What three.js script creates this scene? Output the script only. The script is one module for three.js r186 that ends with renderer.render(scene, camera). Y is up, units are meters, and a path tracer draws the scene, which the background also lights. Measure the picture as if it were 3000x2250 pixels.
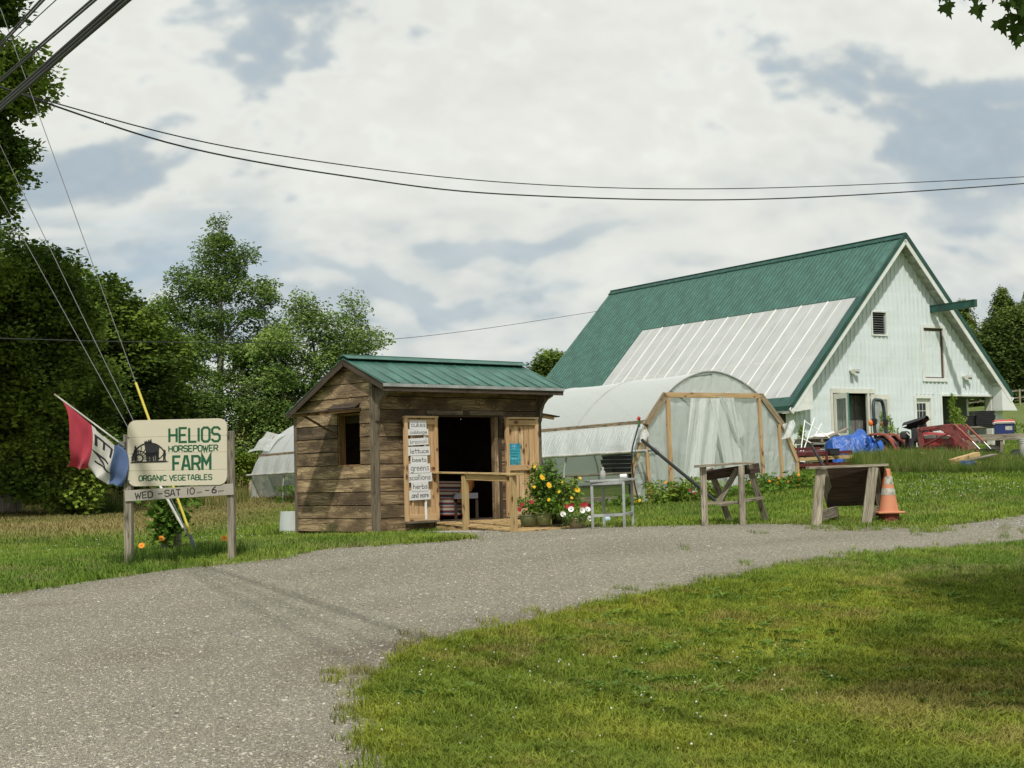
import * as THREE from 'three';
import { RoundedBoxGeometry } from 'three/addons/geometries/RoundedBoxGeometry.js';
import { mergeGeometries } from 'three/addons/utils/BufferGeometryUtils.js';

// ---------- camera, sky, sun, exposure ----------
const scene = new THREE.Scene();
const camera = new THREE.PerspectiveCamera(2 * Math.atan(1125 / 4500) * 180 / Math.PI, 4 / 3, 0.1, 3000);
camera.position.set(0, 1.6, 0);
camera.rotation.order = 'YXZ';
camera.rotation.set(3.5 * Math.PI / 180, 0, -1.4 * Math.PI / 180);
scene.add(camera);

let seedV = 7;
const rnd = () => { seedV = (seedV + 0x6d2b79f5) | 0; let t = Math.imul(seedV ^ (seedV >>> 15), 1 | seedV); t = (t + Math.imul(t ^ (t >>> 7), 61 | t)) ^ t; return ((t ^ (t >>> 14)) >>> 0) / 4294967296; };
const rr = (a, b) => a + (b - a) * rnd();
const reseed = (s) => { seedV = s; };
const clamp = (x, a = 0, b = 1) => Math.min(b, Math.max(a, x)), mix = (a, b, t) => a + (b - a) * t, sst = (x, a, b) => { const t = clamp((x - a) / (b - a)); return t * t * (3 - 2 * t); };
const hash = (x, y, s) => { let h = Math.imul(x, 374761393) ^ Math.imul(y, 668265263) ^ Math.imul(s, 974634777); h = Math.imul(h ^ (h >>> 13), 1274126177); return ((h ^ (h >>> 16)) >>> 0) / 4294967296; };
// value noise, optionally tiling with a period
function noise(x, y, s = 0, per = 0) {
  const ix = Math.floor(x), iy = Math.floor(y), fx = x - ix, fy = y - iy, u = fx * fx * (3 - 2 * fx), v = fy * fy * (3 - 2 * fy);
  const w = (a, p) => (p ? ((a % p) + p) % p : a), px = per.length ? per[0] : per, py = per.length ? per[1] : per;
  const a = hash(w(ix, px), w(iy, py), s), b = hash(w(ix + 1, px), w(iy, py), s), c = hash(w(ix, px), w(iy + 1, py), s), d = hash(w(ix + 1, px), w(iy + 1, py), s);
  return mix(mix(a, b, u), mix(c, d, u), v);
}
function fbm(x, y, o = 5, s = 0, px = 0, py = px) { let r = 0, a = 0.5, t = 0; for (let i = 0; i < o; i++) { r += a * noise(x, y, s + i, px ? [px, py] : 0); t += a; a *= 0.5; x *= 2; y *= 2; px *= 2; py *= 2; } return r / t; }

//SKY
function skyColor(az, up) {
  const c = Math.cos(up), A = Math.cos(az) * c * 7 + 42.7, B0 = Math.sin(az) * c * 7, E = up * 11 + B0 * 0.9 + 8.4, X = A + B0 * 0.35;
  const wx = fbm(X * 1.1 + 3, E * 1.1, 3, 11) - 0.5, wy = fbm(X * 1.1, E * 1.1 + 9, 3, 17) - 0.5;
  const big = fbm(X * 0.8 + wx * 0.9 + 5.2, E * 0.9 + wy * 0.9 + 1.7, 4, 23), mid = fbm(X * 2.1 + wx * 0.9, E * 2.6 + wy * 0.9, 7, 31), fine = fbm(X * 9 + wx * 1.5, E * 9 + wy * 1.5, 5, 41);
  const g = big * 0.62 + mid * 0.42 + (fine - 0.5) * 0.24, grey = 0.85 * sst(g, 0.515, 0.605) + 0.15 * sst(g, 0.45, 0.55), deep = sst(g, 0.56, 0.68);
  let R = mix(0.80, 0.53, grey) - deep * 0.12, G = mix(0.815, 0.59, grey) - deep * 0.10, B = mix(0.76, 0.61, grey) - deep * 0.06;
  const hl = (mid - 0.5) * 0.10 + (fine - 0.5) * 0.11 + sst(g, 0.44, 0.495) * (1 - grey) * 0.03; R += hl; G += hl; B += hl * 0.95;
  // piled cumulus in a low band: lit cream tops, blue-grey bases and gaps
  const low = 1 - sst(up + (mid - 0.5) * 0.10, 0.11, 0.20), q = fbm(X * 1.2 + wx * 1.3 + 12.3, E * 2.6 + wy * 2, 6, 53), q2 = fbm(X * 5 + wx, E * 6 + wy, 5, 57), cum = 0.6 * sst(q + (q2 - 0.5) * 0.40, 0.44, 0.53) + 0.4 * sst(q + (q2 - 0.5) * 0.5, 0.50, 0.70), bl = sst(q + (q2 - 0.5) * 0.2, 0.37, 0.27);
  const lr = mix(0.475, 0.76, cum) - bl * 0.06 + (q2 - 0.5) * 0.12, lg = mix(0.555, 0.775, cum) - bl * 0.03 + (q2 - 0.5) * 0.12, lb = mix(0.605, 0.73, cum) + bl * 0.01 + (q2 - 0.5) * 0.11;
  return [mix(R, lr, low * 0.85), mix(G, lg, low * 0.85), mix(B, lb, low * 0.85)];
}
//SKYEND
// computed sky: bright broken overcast, grey-blue patches, bluer cumulus bases low down
{
  const W = 4096, H = 2048, data = new Float32Array(W * H * 4);
  for (let j = 0; j < H; j++) {
    const up = ((j + 0.5) / H - 0.5) * Math.PI;
    for (let i = 0; i < W; i++) { const o = (j * W + i) * 4, c = up > -0.03 ? skyColor(((i + 0.5) / W - 0.5) * 2 * Math.PI, up) : [0.30, 0.31, 0.27]; data[o] = c[0]; data[o + 1] = c[1]; data[o + 2] = c[2]; data[o + 3] = 1; }
  }
  const sky = new THREE.DataTexture(data, W, H, THREE.RGBAFormat, THREE.FloatType);
  sky.mapping = THREE.EquirectangularReflectionMapping; sky.magFilter = sky.minFilter = THREE.LinearFilter; sky.needsUpdate = true;
  scene.background = sky; scene.environment = sky;
}
const sun = new THREE.DirectionalLight(new THREE.Color(1, 0.95, 0.86), 3.3);
sun.position.set(-0.5, 50 * Math.tan(51 * Math.PI / 180), 50); sun.target.position.set(0, 0, 0);
sun.shadow.radius = 2.6; sun.castShadow = true; sun.shadow.mapSize.set(4096, 4096);
Object.assign(sun.shadow.camera, { left: -60, right: 60, top: 60, bottom: -60, near: 1, far: 300 });
scene.add(sun, sun.target);
const renderer = new THREE.WebGLRenderer({ antialias: true });
renderer.toneMapping = THREE.LinearToneMapping;
renderer.toneMappingExposure = 1.0;
renderer.shadowMap.enabled = true;

// ---------- helpers ----------
const V = (x, y, z) => new THREE.Vector3(x, y, z), P3 = (a) => (a.isVector3 ? a : V(...a));
const used = {};
function numbered(n) { used[n] = (used[n] ?? -1) + 1; return used[n] ? n + '_' + String(used[n]).padStart(3, '0') : n; }
function tag(o, label, category, group, kind) { o.userData = { label, category }; if (group) o.userData.group = group; if (kind) o.userData.kind = kind; return o; }
function thing(name, label, category, pos = [0, 0, 0], turn = 0, group) { const o = new THREE.Group(); o.name = numbered(name); o.position.set(...pos); o.rotation.y = turn; scene.add(o); return tag(o, label, category, group); }
function part(parent, name, geo, mat) { const m = new THREE.Mesh(Array.isArray(geo) ? join(geo) : geo, mat); m.name = name; parent.add(m); return m; }
function sub(parent, name) { const g = new THREE.Group(); g.name = name; parent.add(g); return g; }
function struct(name, geo, mat, label, category) { const m = new THREE.Mesh(Array.isArray(geo) ? join(geo) : geo, mat); m.name = name; scene.add(m); m.userData = { kind: 'structure', label, category: category || name.replace(/_/g, ' ') }; return m; }
// non-indexed copy with planar uv in metres (u along the longest side), shifted at random so that no two pieces share grain
function metric(g, shift = true) {
  g = g.index ? g.toNonIndexed() : g;
  if (!g.attributes.normal) g.computeVertexNormals();
  g.computeBoundingBox();
  const s = g.boundingBox.getSize(V(0, 0, 0)).toArray(), p = g.attributes.position.array, n = p.length / 3, uv = new Float32Array(n * 2), ox = shift ? rnd() * 7 : 0, oy = shift ? rnd() * 7 : 0;
  const a = V(0, 0, 0), b = V(0, 0, 0), c = V(0, 0, 0);
  for (let i = 0; i < n; i += 3) {
    a.fromArray(p, i * 3); b.fromArray(p, i * 3 + 3); c.fromArray(p, i * 3 + 6); b.sub(a); c.sub(a); b.cross(c);
    const f = [Math.abs(b.x), Math.abs(b.y), Math.abs(b.z)], d = f.indexOf(Math.max(...f));
    let e = [0, 1, 2].filter((k) => k !== d); if (s[e[1]] > s[e[0]]) e = [e[1], e[0]];
    for (let k = 0; k < 3; k++) { uv[(i + k) * 2] = p[(i + k) * 3 + e[0]] + ox; uv[(i + k) * 2 + 1] = p[(i + k) * 3 + e[1]] + oy + d * 0.37; }
  }
  g.setAttribute('uv', new THREE.BufferAttribute(uv, 2));
  for (const k of Object.keys(g.attributes)) if (!['position', 'normal', 'uv'].includes(k)) g.deleteAttribute(k);
  return g;
}
function flat(g) { g = g.index ? g.toNonIndexed() : g; for (const k of Object.keys(g.attributes)) if (!['position', 'normal', 'uv'].includes(k)) g.deleteAttribute(k); if (!g.attributes.uv) g.setAttribute('uv', new THREE.BufferAttribute(new Float32Array(g.attributes.position.count * 2), 2)); return g; }
const join = (list) => mergeGeometries(list.map(flat));
const box = (w, h, d, x = 0, y = 0, z = 0, r = 0.004) => { const g = metric(r > 0 ? new RoundedBoxGeometry(w, h, d, 1, Math.min(r, w / 2.1, h / 2.1, d / 2.1)) : new THREE.BoxGeometry(w, h, d)); return g.translate(x, y, z); };
// a bar from a to b: h across (towards up), t thick
function span(a, b, h, t, up = [0, 1, 0], r = 0.004) {
  a = P3(a); b = P3(b); const L = a.distanceTo(b), g = box(L, h, t, 0, 0, 0, r), X = b.clone().sub(a).normalize();
  let Z = X.clone().cross(P3(up)); if (Z.lengthSq() < 1e-6) Z = X.clone().cross(V(0, 0, 1)); Z.normalize(); const Y = Z.clone().cross(X);
  return g.applyMatrix4(new THREE.Matrix4().makeBasis(X, Y, Z).setPosition(a.clone().add(b).multiplyScalar(0.5)));
}
function rod(a, b, r0, r1 = r0, seg = 10) {
  a = P3(a); b = P3(b); const g = metric(new THREE.CylinderGeometry(r1, r0, a.distanceTo(b), seg));
  const m = new THREE.Matrix4().makeRotationFromQuaternion(new THREE.Quaternion().setFromUnitVectors(V(0, 1, 0), b.clone().sub(a).normalize())).setPosition(a.clone().add(b).multiplyScalar(0.5));
  return g.applyMatrix4(m);
}
const tube = (pts, r, n = 24, seg = 8, closed = false, tension = 0.5) => metric(new THREE.TubeGeometry(new THREE.CatmullRomCurve3(pts.map(P3), closed, 'catmullrom', tension), n, r, seg, closed));
function taper(pts, radii, seg = 7) { // tapered limb through points
  const cv = new THREE.CatmullRomCurve3(pts.map(P3)), n = (pts.length - 1) * 3, fr = cv.computeFrenetFrames(n, false), pos = [], idx = [];
  for (let i = 0; i <= n; i++) {
    const t = i / n, p = cv.getPoint(t), k = t * (radii.length - 1), j = Math.min(Math.floor(k), radii.length - 2), r = mix(radii[j], radii[j + 1], k - j);
    for (let q = 0; q < seg; q++) { const a = q / seg * 6.2832, w = p.clone().addScaledVector(fr.normals[i], Math.cos(a) * r).addScaledVector(fr.binormals[i], Math.sin(a) * r); pos.push(w.x, w.y, w.z); }
  }
  for (let i = 0; i < n; i++) for (let q = 0; q < seg; q++) { const a = i * seg + q, b = i * seg + (q + 1) % seg; idx.push(a, b, a + seg, b, b + seg, a + seg); }
  const g = new THREE.BufferGeometry(); g.setAttribute('position', new THREE.Float32BufferAttribute(pos, 3)); g.setIndex(idx); g.computeVertexNormals(); return metric(g);
}
// sheet through a function (u,v) -> [x,y,z]
function sheet(fn, nu, nv, uvScale = [1, 1]) {
  const pos = [], uv = [], idx = [];
  for (let j = 0; j <= nv; j++) for (let i = 0; i <= nu; i++) { const p = fn(i / nu, j / nv); pos.push(...p); uv.push(i / nu * uvScale[0], j / nv * uvScale[1]); }
  for (let j = 0; j < nv; j++) for (let i = 0; i < nu; i++) { const a = j * (nu + 1) + i; idx.push(a, a + 1, a + nu + 1, a + 1, a + nu + 2, a + nu + 1); }
  const g = new THREE.BufferGeometry(); g.setAttribute('position', new THREE.Float32BufferAttribute(pos, 3)); g.setAttribute('uv', new THREE.Float32BufferAttribute(uv, 2)); g.setIndex(idx); g.computeVertexNormals(); return g;
}
function prism(pts, depth, bevel = 0.003) { // polygon in xy, from z=0 to z=depth
  const s = new THREE.Shape(pts.map(([x, y]) => new THREE.Vector2(x, y)));
  return metric(new THREE.ExtrudeGeometry(s, { depth: depth - 2 * bevel, bevelEnabled: bevel > 0, bevelThickness: bevel, bevelSize: bevel, bevelOffset: -bevel, bevelSegments: 1, steps: 1 }).translate(0, 0, bevel));
}
function clip(poly, nx, ny, d) { // keep nx*x+ny*y <= d
  const out = [];
  for (let i = 0; i < poly.length; i++) {
    const a = poly[i], b = poly[(i + 1) % poly.length], fa = nx * a[0] + ny * a[1] - d, fb = nx * b[0] + ny * b[1] - d;
    if (fa <= 0) out.push(a);
    if (fa * fb < 0) { const t = fa / (fa - fb); out.push([mix(a[0], b[0], t), mix(a[1], b[1], t)]); }
  }
  return out;
}
const rect = (x0, y0, x1, y1) => [[x0, y0], [x1, y0], [x1, y1], [x0, y1]];

// ---------- textures and materials ----------
function texture(w, h, fn, srgb = true, repeat = [1, 1]) {
  const d = new Uint8Array(w * h * 4);
  for (let j = 0; j < h; j++) for (let i = 0; i < w; i++) { const c = fn(i / w, j / h), o = (j * w + i) * 4; for (let k = 0; k < 3; k++) d[o + k] = clamp(c.length ? c[k] : c) * 255; d[o + 3] = 255; }
  const t = new THREE.DataTexture(d, w, h); t.wrapS = t.wrapT = THREE.RepeatWrapping; t.magFilter = t.minFilter = THREE.LinearFilter; t.repeat.set(...repeat); if (srgb) t.colorSpace = THREE.SRGBColorSpace; t.needsUpdate = true; return t;
}
const again = (t, x, y) => { const c = t.clone(); c.repeat.set(x, y); c.needsUpdate = true; return c; };
// wood grain along u; tile 2 m x 0.5 m
const knots = []; reseed(91); for (let i = 0; i < 16; i++) knots.push([rnd(), rnd(), rr(0.010, 0.026)]);
function grain(u, v, worn) {
  let k = 0, bend = 0;
  for (const [a, b, r] of knots) { let dx = Math.abs(u - a), dy = v - b; dx = Math.min(dx, 1 - dx) * 2; dy -= Math.round(dy); dy *= 0.5; const d2 = dx * dx * 0.22 + dy * dy * (1 + 0.5 * Math.sin(a * 40)); const e = Math.exp(-d2 / (r * r)); k = Math.max(k, e); bend += Math.exp(-d2 / (r * r * 7)) * Math.sign(dy) * 0.03; }
  const w = v + bend + (fbm(u * 4, v * 4, 3, 61, 4) - 0.5) * 0.16, n = fbm(u * 6, w * 48, 4, 67, 6, 48), f = fbm(u * 16, w * 160, 2, 71, 16, 160), m = fbm(u * 5, v * 3, 4, 73, 5, 3);
  return { n, f, m, k };
}
const pineTex = texture(1024, 512, (u, v) => { const { n, f, m, k } = grain(u, v); const t = clamp(0.62 + (n - 0.5) * 0.75 + (f - 0.5) * 0.2 + (m - 0.5) * 0.3); const e = 1 - k * 0.6; return [mix(0.62, 1, t) * e, mix(0.52, 0.97, t) * e * (1 - k * 0.2), mix(0.40, 0.93, t) * e * (1 - k * 0.3)]; }, true, [0.5, 2]);
const wornTex = texture(1024, 512, (u, v) => { const { n, f, m, k } = grain(u, v); const dark = sst(m + (n - 0.5) * 0.5, 0.42, 0.68), crack = sst(f * 0.6 + n * 0.5, 0.36, 0.26); let t = clamp(0.60 + (n - 0.5) * 1.15 + (f - 0.5) * 0.4) * mix(1, 0.45, dark) * (1 - crack * 0.55); const kk = sst(k, 0.35, 0.9), ring = sst(k, 0.05, 0.25) * (1 - kk); t = mix(t, 0.78, kk * 0.5); t *= 1 - ring * 0.25; return [mix(0.24, 1, t), mix(0.20, 0.95, t), mix(0.16, 0.86, t)]; }, true, [0.5, 2]);
const greyTex = texture(1024, 512, (u, v) => { const { n, f, m, k } = grain(u, v); const t = clamp(0.66 + (n - 0.5) * 0.8 + (f - 0.5) * 0.45 + (m - 0.5) * 0.4) * (1 - k * 0.55) * (1 - sst(f * 0.6 + n * 0.5, 0.36, 0.28) * 0.5); return [mix(0.34, 1, t), mix(0.32, 0.98, t), mix(0.29, 0.94, t)]; }, true, [0.5, 2]);
const grainBump = texture(512, 256, (u, v) => { const { n, f, k } = grain(u, v); return clamp(n * 0.6 + f * 0.4 + k * 0.2); }, false, [0.5, 2]);
const mottle = texture(512, 512, (u, v) => { const a = fbm(u * 6, v * 6, 6, 81, 6), b = fbm(u * 40, v * 40, 2, 83, 40); return clamp(0.84 + (a - 0.5) * 0.42 + (b - 0.5) * 0.10); }, true, [0.6, 0.6]);
const dirty = texture(512, 512, (u, v) => { const a = fbm(u * 5, v * 5, 6, 85, 5), b = fbm(u * 24, v * 3, 4, 87, 24, 3), s = sst(a, 0.52, 0.68); const t = 0.97 - s * 0.05 - (b - 0.45) * 0.07; return [t, t * 0.995, t * (0.985 - s * 0.02)]; }, true, [0.3, 0.3]);
const rusty = texture(512, 512, (u, v) => { const a = fbm(u * 8, v * 8, 6, 89, 8), s = sst(a, 0.55, 0.66), b = fbm(u * 30, v * 30, 3, 91, 30); const t = 0.86 + (b - 0.5) * 0.35; return [t * mix(1, 0.78, s), t * mix(1, 0.86, s), t * mix(1, 0.8, s)]; }, true, [0.9, 0.9]);
const rough = texture(256, 256, (u, v) => clamp(0.55 + (fbm(u * 6, v * 6, 5, 95, 6) - 0.5) * 0.9), false, [0.7, 0.7]);
const crease = texture(1024, 1024, (u, v) => { const w = fbm(u * 4, v * 4, 4, 101, 4), a = 1 - Math.abs(fbm(u * 7 + w * 1.5, v * 2 + w, 4, 103, 0) * 2 - 1), b = fbm(u * 30, v * 5, 3, 105, 30, 5); return clamp(a * 0.65 + b * 0.35); }, false, [0.4, 0.4]);
const C = (r, g, b) => new THREE.Color().setRGB(r, g, b);
const mat = (color, o = {}) => new THREE.MeshStandardMaterial({ color: C(...color), roughness: 0.85, ...o });
const wood = (tex, c, o = {}) => mat(c, { map: tex, bumpMap: grainBump, bumpScale: 0.003, roughness: 0.9, ...o });
const M = {
  shed: [[.78, .65, .48], [.62, .51, .37], [.42, .335, .245], [.90, .76, .57], [.24, .195, .15]].map((c) => wood(wornTex, c)),
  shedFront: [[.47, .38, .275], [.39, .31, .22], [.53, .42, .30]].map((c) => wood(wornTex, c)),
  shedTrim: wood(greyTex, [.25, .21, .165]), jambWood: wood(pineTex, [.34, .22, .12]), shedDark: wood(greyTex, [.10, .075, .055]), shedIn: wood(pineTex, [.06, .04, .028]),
  pine: [[.72, .56, .37], [.66, .49, .31], [.78, .63, .43]].map((c) => wood(pineTex, c)),
  treated: [[.62, .50, .27], [.56, .46, .26], [.68, .56, .32]].map((c) => wood(pineTex, c)),
  grey: [[.43, .40, .34], [.36, .335, .285], [.50, .465, .39]].map((c) => wood(greyTex, c, { bumpScale: 0.005 })),
  greyDark: wood(greyTex, [.085, .055, .04], { bumpScale: 0.005 }), gh: wood(pineTex, [.64, .50, .32]), ghGrey: wood(greyTex, [.46, .38, .28]),
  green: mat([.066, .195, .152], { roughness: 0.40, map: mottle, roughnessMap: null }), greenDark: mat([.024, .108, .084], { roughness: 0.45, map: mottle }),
  siding: mat([.71, .785, .83], { roughness: 0.5, map: dirty }), trim: mat([.78, .81, .82], { roughness: 0.6, map: dirty }), whitePaint: mat([.72, .72, .67], { map: dirty, roughness: 0.55 }),
  panel: mat([.48, .50, .505], { map: again(dirty, 0.12, 0.9), roughness: 0.35 }), batten: mat([.80, .80, .77], { roughness: 0.5 }), soffit: mat([.66, .66, .62], { map: mottle }),
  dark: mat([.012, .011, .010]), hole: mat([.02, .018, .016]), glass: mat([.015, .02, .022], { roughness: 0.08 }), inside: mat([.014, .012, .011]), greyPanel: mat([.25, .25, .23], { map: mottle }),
  black: mat([.018, .019, .021], { roughness: 0.55, map: mottle }), blackSoft: mat([.03, .03, .032], { roughness: 0.75 }), steel: mat([.42, .44, .44], { metalness: 0.8, roughness: 0.45, map: mottle }), galv: mat([.30, .32, .32], { metalness: 0.6, roughness: 0.5, map: mottle }),
  chrome: mat([.75, .76, .76], { metalness: 0.9, roughness: 0.25 }), rubber: mat([.03, .03, .03], { roughness: 0.9, map: mottle }), red: mat([.27, .058, .055], { map: rusty, roughness: 0.55 }), redBright: mat([.46, .05, .045], { map: rusty, roughness: 0.35 }), redFaded: mat([.44, .11, .075], { map: rusty, roughness: 0.6 }), redDark: mat([.16, .022, .025], { map: rusty, roughness: 0.6 }),
  orange: new THREE.MeshPhysicalMaterial({ color: C(.75, .16, .02), roughness: 0.3 }), cone: mat([.62, .25, .14], { map: dirty, roughness: 0.7 }), coneBright: mat([.80, .14, .03], { map: mottle, roughness: 0.6 }), tape: mat([.58, .56, .48], { map: rusty, roughness: 0.6 }),
  tableGrey: mat([.45, .475, .465], { map: mottle, roughness: 0.6 }), white: mat([.78, .78, .76], { roughness: 0.6 }), whitePlastic: mat([.72, .72, .66], { roughness: 0.45, map: mottle }), paper: mat([.78, .78, .76]),
  wire: mat([.016, .016, .018], { roughness: 0.6 }), wireLight: mat([.13, .135, .135], { roughness: 0.6 }), yellow: mat([.52, .44, .05], { roughness: 0.5 }), blueBarrel: mat([.02, .09, .30], { roughness: 0.4, map: mottle }), navy: mat([.014, .03, .12], { roughness: 0.35 }), lidRed: mat([.55, .06, .05], { roughness: 0.4 }),
  tarp: mat([.03, .15, .62], { roughness: 0.38, bumpMap: again(crease, 1.2, 1.2), bumpScale: 0.03, map: mottle }), cloth: mat([.72, .72, .70]), potGreen: mat([.28, .33, .16], { map: mottle }), tan: mat([.50, .40, .24], { map: mottle }),
  film: new THREE.MeshPhysicalMaterial({ color: C(.70, .735, .735), roughness: 0.8, transmission: 0.5, thickness: 0, bumpMap: crease, bumpScale: 0.02, specularIntensity: 0.6 }),
  filmEnd: new THREE.MeshPhysicalMaterial({ color: C(.86, .90, .89), roughness: 0.32, transmission: 0.68, thickness: 0, bumpMap: again(crease, 0.5, 0.35), bumpScale: 0.05, specularIntensity: 0.9 }),
  filmFold: new THREE.MeshPhysicalMaterial({ color: C(.84, .88, .87), roughness: 0.3, transmission: 0.5, thickness: 0, bumpMap: again(crease, 1.2, 0.4), bumpScale: 0.04 }),
};

const leafMat = (c) => new THREE.MeshPhysicalMaterial({ color: C(...c), roughness: 1, transmission: 0.35, thickness: 0, specularIntensity: 0.15 });

// ---------- terrain height ----------
const HC = [[0,0,-.1],[-10,0,-.1],[10,0,0],[0,-20,-.2],[-3,9,0],[0,9,-.03],[3,9,-.04],[-5.1,20,.54],[-3.9,20.8,.62],[-2.36,26,.7],[-3.94,27.7,.64],[.5,28.6,.76],[1.3,25.5,.73],[3.3,25,.74],[4.9,25,.72],[6.1,25.4,.74],[2.5,33,.96],[6.6,36.2,1.47],[-7.9,46,.86],[-5,33,.72],[12.5,48,1.6],[9.5,56,2],[19,63,2.5],[-15.6,50,1.3],[-9.9,55,1.3],[34.2,106,6.1],[-60,60,1],[-100,150,2],[0,120,2.5],[60,200,12],[-60,250,2],[200,250,15],[80,80,5],[40,20,1],[-40,20,.3],[14,34,1.25],[14,66,3],[10,76,3]];
const HW = (() => {
  const n = HC.length + 1, A = [];
  for (let i = 0; i < n; i++) { const r = []; for (let j = 0; j < n; j++) r.push(i < n - 1 && j < n - 1 ? Math.hypot(HC[i][0] - HC[j][0], HC[i][1] - HC[j][1], 6) : i === n - 1 && j === n - 1 ? 0 : 1); r.push(i < n - 1 ? HC[i][2] : 0); A.push(r); }
  for (let i = 0; i < n; i++) { let p = i; for (let k = i + 1; k < n; k++) if (Math.abs(A[k][i]) > Math.abs(A[p][i])) p = k; [A[i], A[p]] = [A[p], A[i]]; for (let k = 0; k < n; k++) if (k !== i) { const f = A[k][i] / A[i][i]; for (let j = i; j <= n; j++) A[k][j] -= f * A[i][j]; } }
  return A.map((r, i) => r[n] / r[i]);
})();
function ground(x, D) {
  let s = HW[HC.length]; for (let i = 0; i < HC.length; i++) s += HW[i] * Math.hypot(x - HC[i][0], D - HC[i][1], 6);
  const far = sst(Math.hypot(x, D), 260, 420); return mix(s, 9, far);
}
const onG = (x, D, dy = 0) => [x, ground(x, D) + dy, -D];
const resample = (pts, n) => { const c = new THREE.CatmullRomCurve3(pts.map(([x, d]) => V(x, 0, d)), false, 'centripetal'); return c.getSpacedPoints(n).map((p) => [p.x, p.z]); };
const gLow = resample([[2,0],[.2,6],[-.74,8.89],[-.95,9.83],[-1.03,11],[-1.02,11.91],[-.82,12.75],[-.62,13.52],[-.2,13.92],[.16,14.34],[.8,15.15],[1.52,16.02],[2.67,17.62],[3.73,19.03],[5.12,20.36],[7.1,21.58],[12,24.4],[24,31]], 140);
const gUp = resample([[-30,0],[-20,8],[-12,14.2],[-5.99,17.89],[-4.94,19.04],[-3.99,19.75],[-3.18,20.19],[-2.65,21.32],[-1.75,21.9],[-.9,22.55],[-.71,23.49],[-1.15,24.7],[-1.7,26.0],[-.4,27.1],[1.0,26.2],[1.91,25.45],[2.75,25.34],[4.41,25.25],[4.82,24.75],[5.9,24.45],[6.59,24.05],[7.19,24.63],[8.42,25.52],[14,28.6],[26,35]], 140);
gLow.forEach((p, i) => { p[0] += (noise(i * 0.7, 3, 7) - 0.5) * 0.16; p[1] += (noise(i * 0.7, 9, 8) - 0.5) * 0.2; });
gUp.forEach((p, i) => { p[1] += (noise(i * 0.5, 5, 9) - 0.5) * 0.22; });
const gravelPoly = [...gLow, ...gUp.slice().reverse()];
const inPoly = (x, y, poly) => { let c = false; for (let i = 0, j = poly.length - 1; i < poly.length; j = i++) { const [xi, yi] = poly[i], [xj, yj] = poly[j]; if ((yi > y) !== (yj > y) && x < (xj - xi) * (y - yi) / (yj - yi) + xi) c = !c; } return c; };
function dryness(x, D) { return clamp(sst(D, 29.5, 33.5) * (1 - sst(x, -7.5, -4.5)) * (0.55 + 0.9 * fbm(x * 0.35, D * 0.35, 3, 131)) * (1 - sst(D, 52, 60) * 0.6)); }
function lawnColor(x, D, r = 0) {
  const n = fbm(x * 0.8, D * 0.8, 5, 121), m = fbm(x * 3.1 + 4, D * 3.1, 4, 125), y = sst(n * 0.6 + m * 0.45, 0.40, 0.66), br = sst(m * 0.75 + fbm(x * 0.4 + 9, D * 0.4, 3, 127) * 0.45, 0.60, 0.80) * (D < 22 ? 0.6 : 0.3);
  let c = [mix(.17, .29, y), mix(.235, .33, y), mix(.024, .036, y)];
  c = c.map((v, k) => mix(v, [.30, .235, .085][k], br));
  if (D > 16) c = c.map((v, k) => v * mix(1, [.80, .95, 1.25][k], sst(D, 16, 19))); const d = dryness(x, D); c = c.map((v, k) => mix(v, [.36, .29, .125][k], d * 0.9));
  return c.map((v) => v * (1 + (r - 0.5) * 0.8));
}
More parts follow.
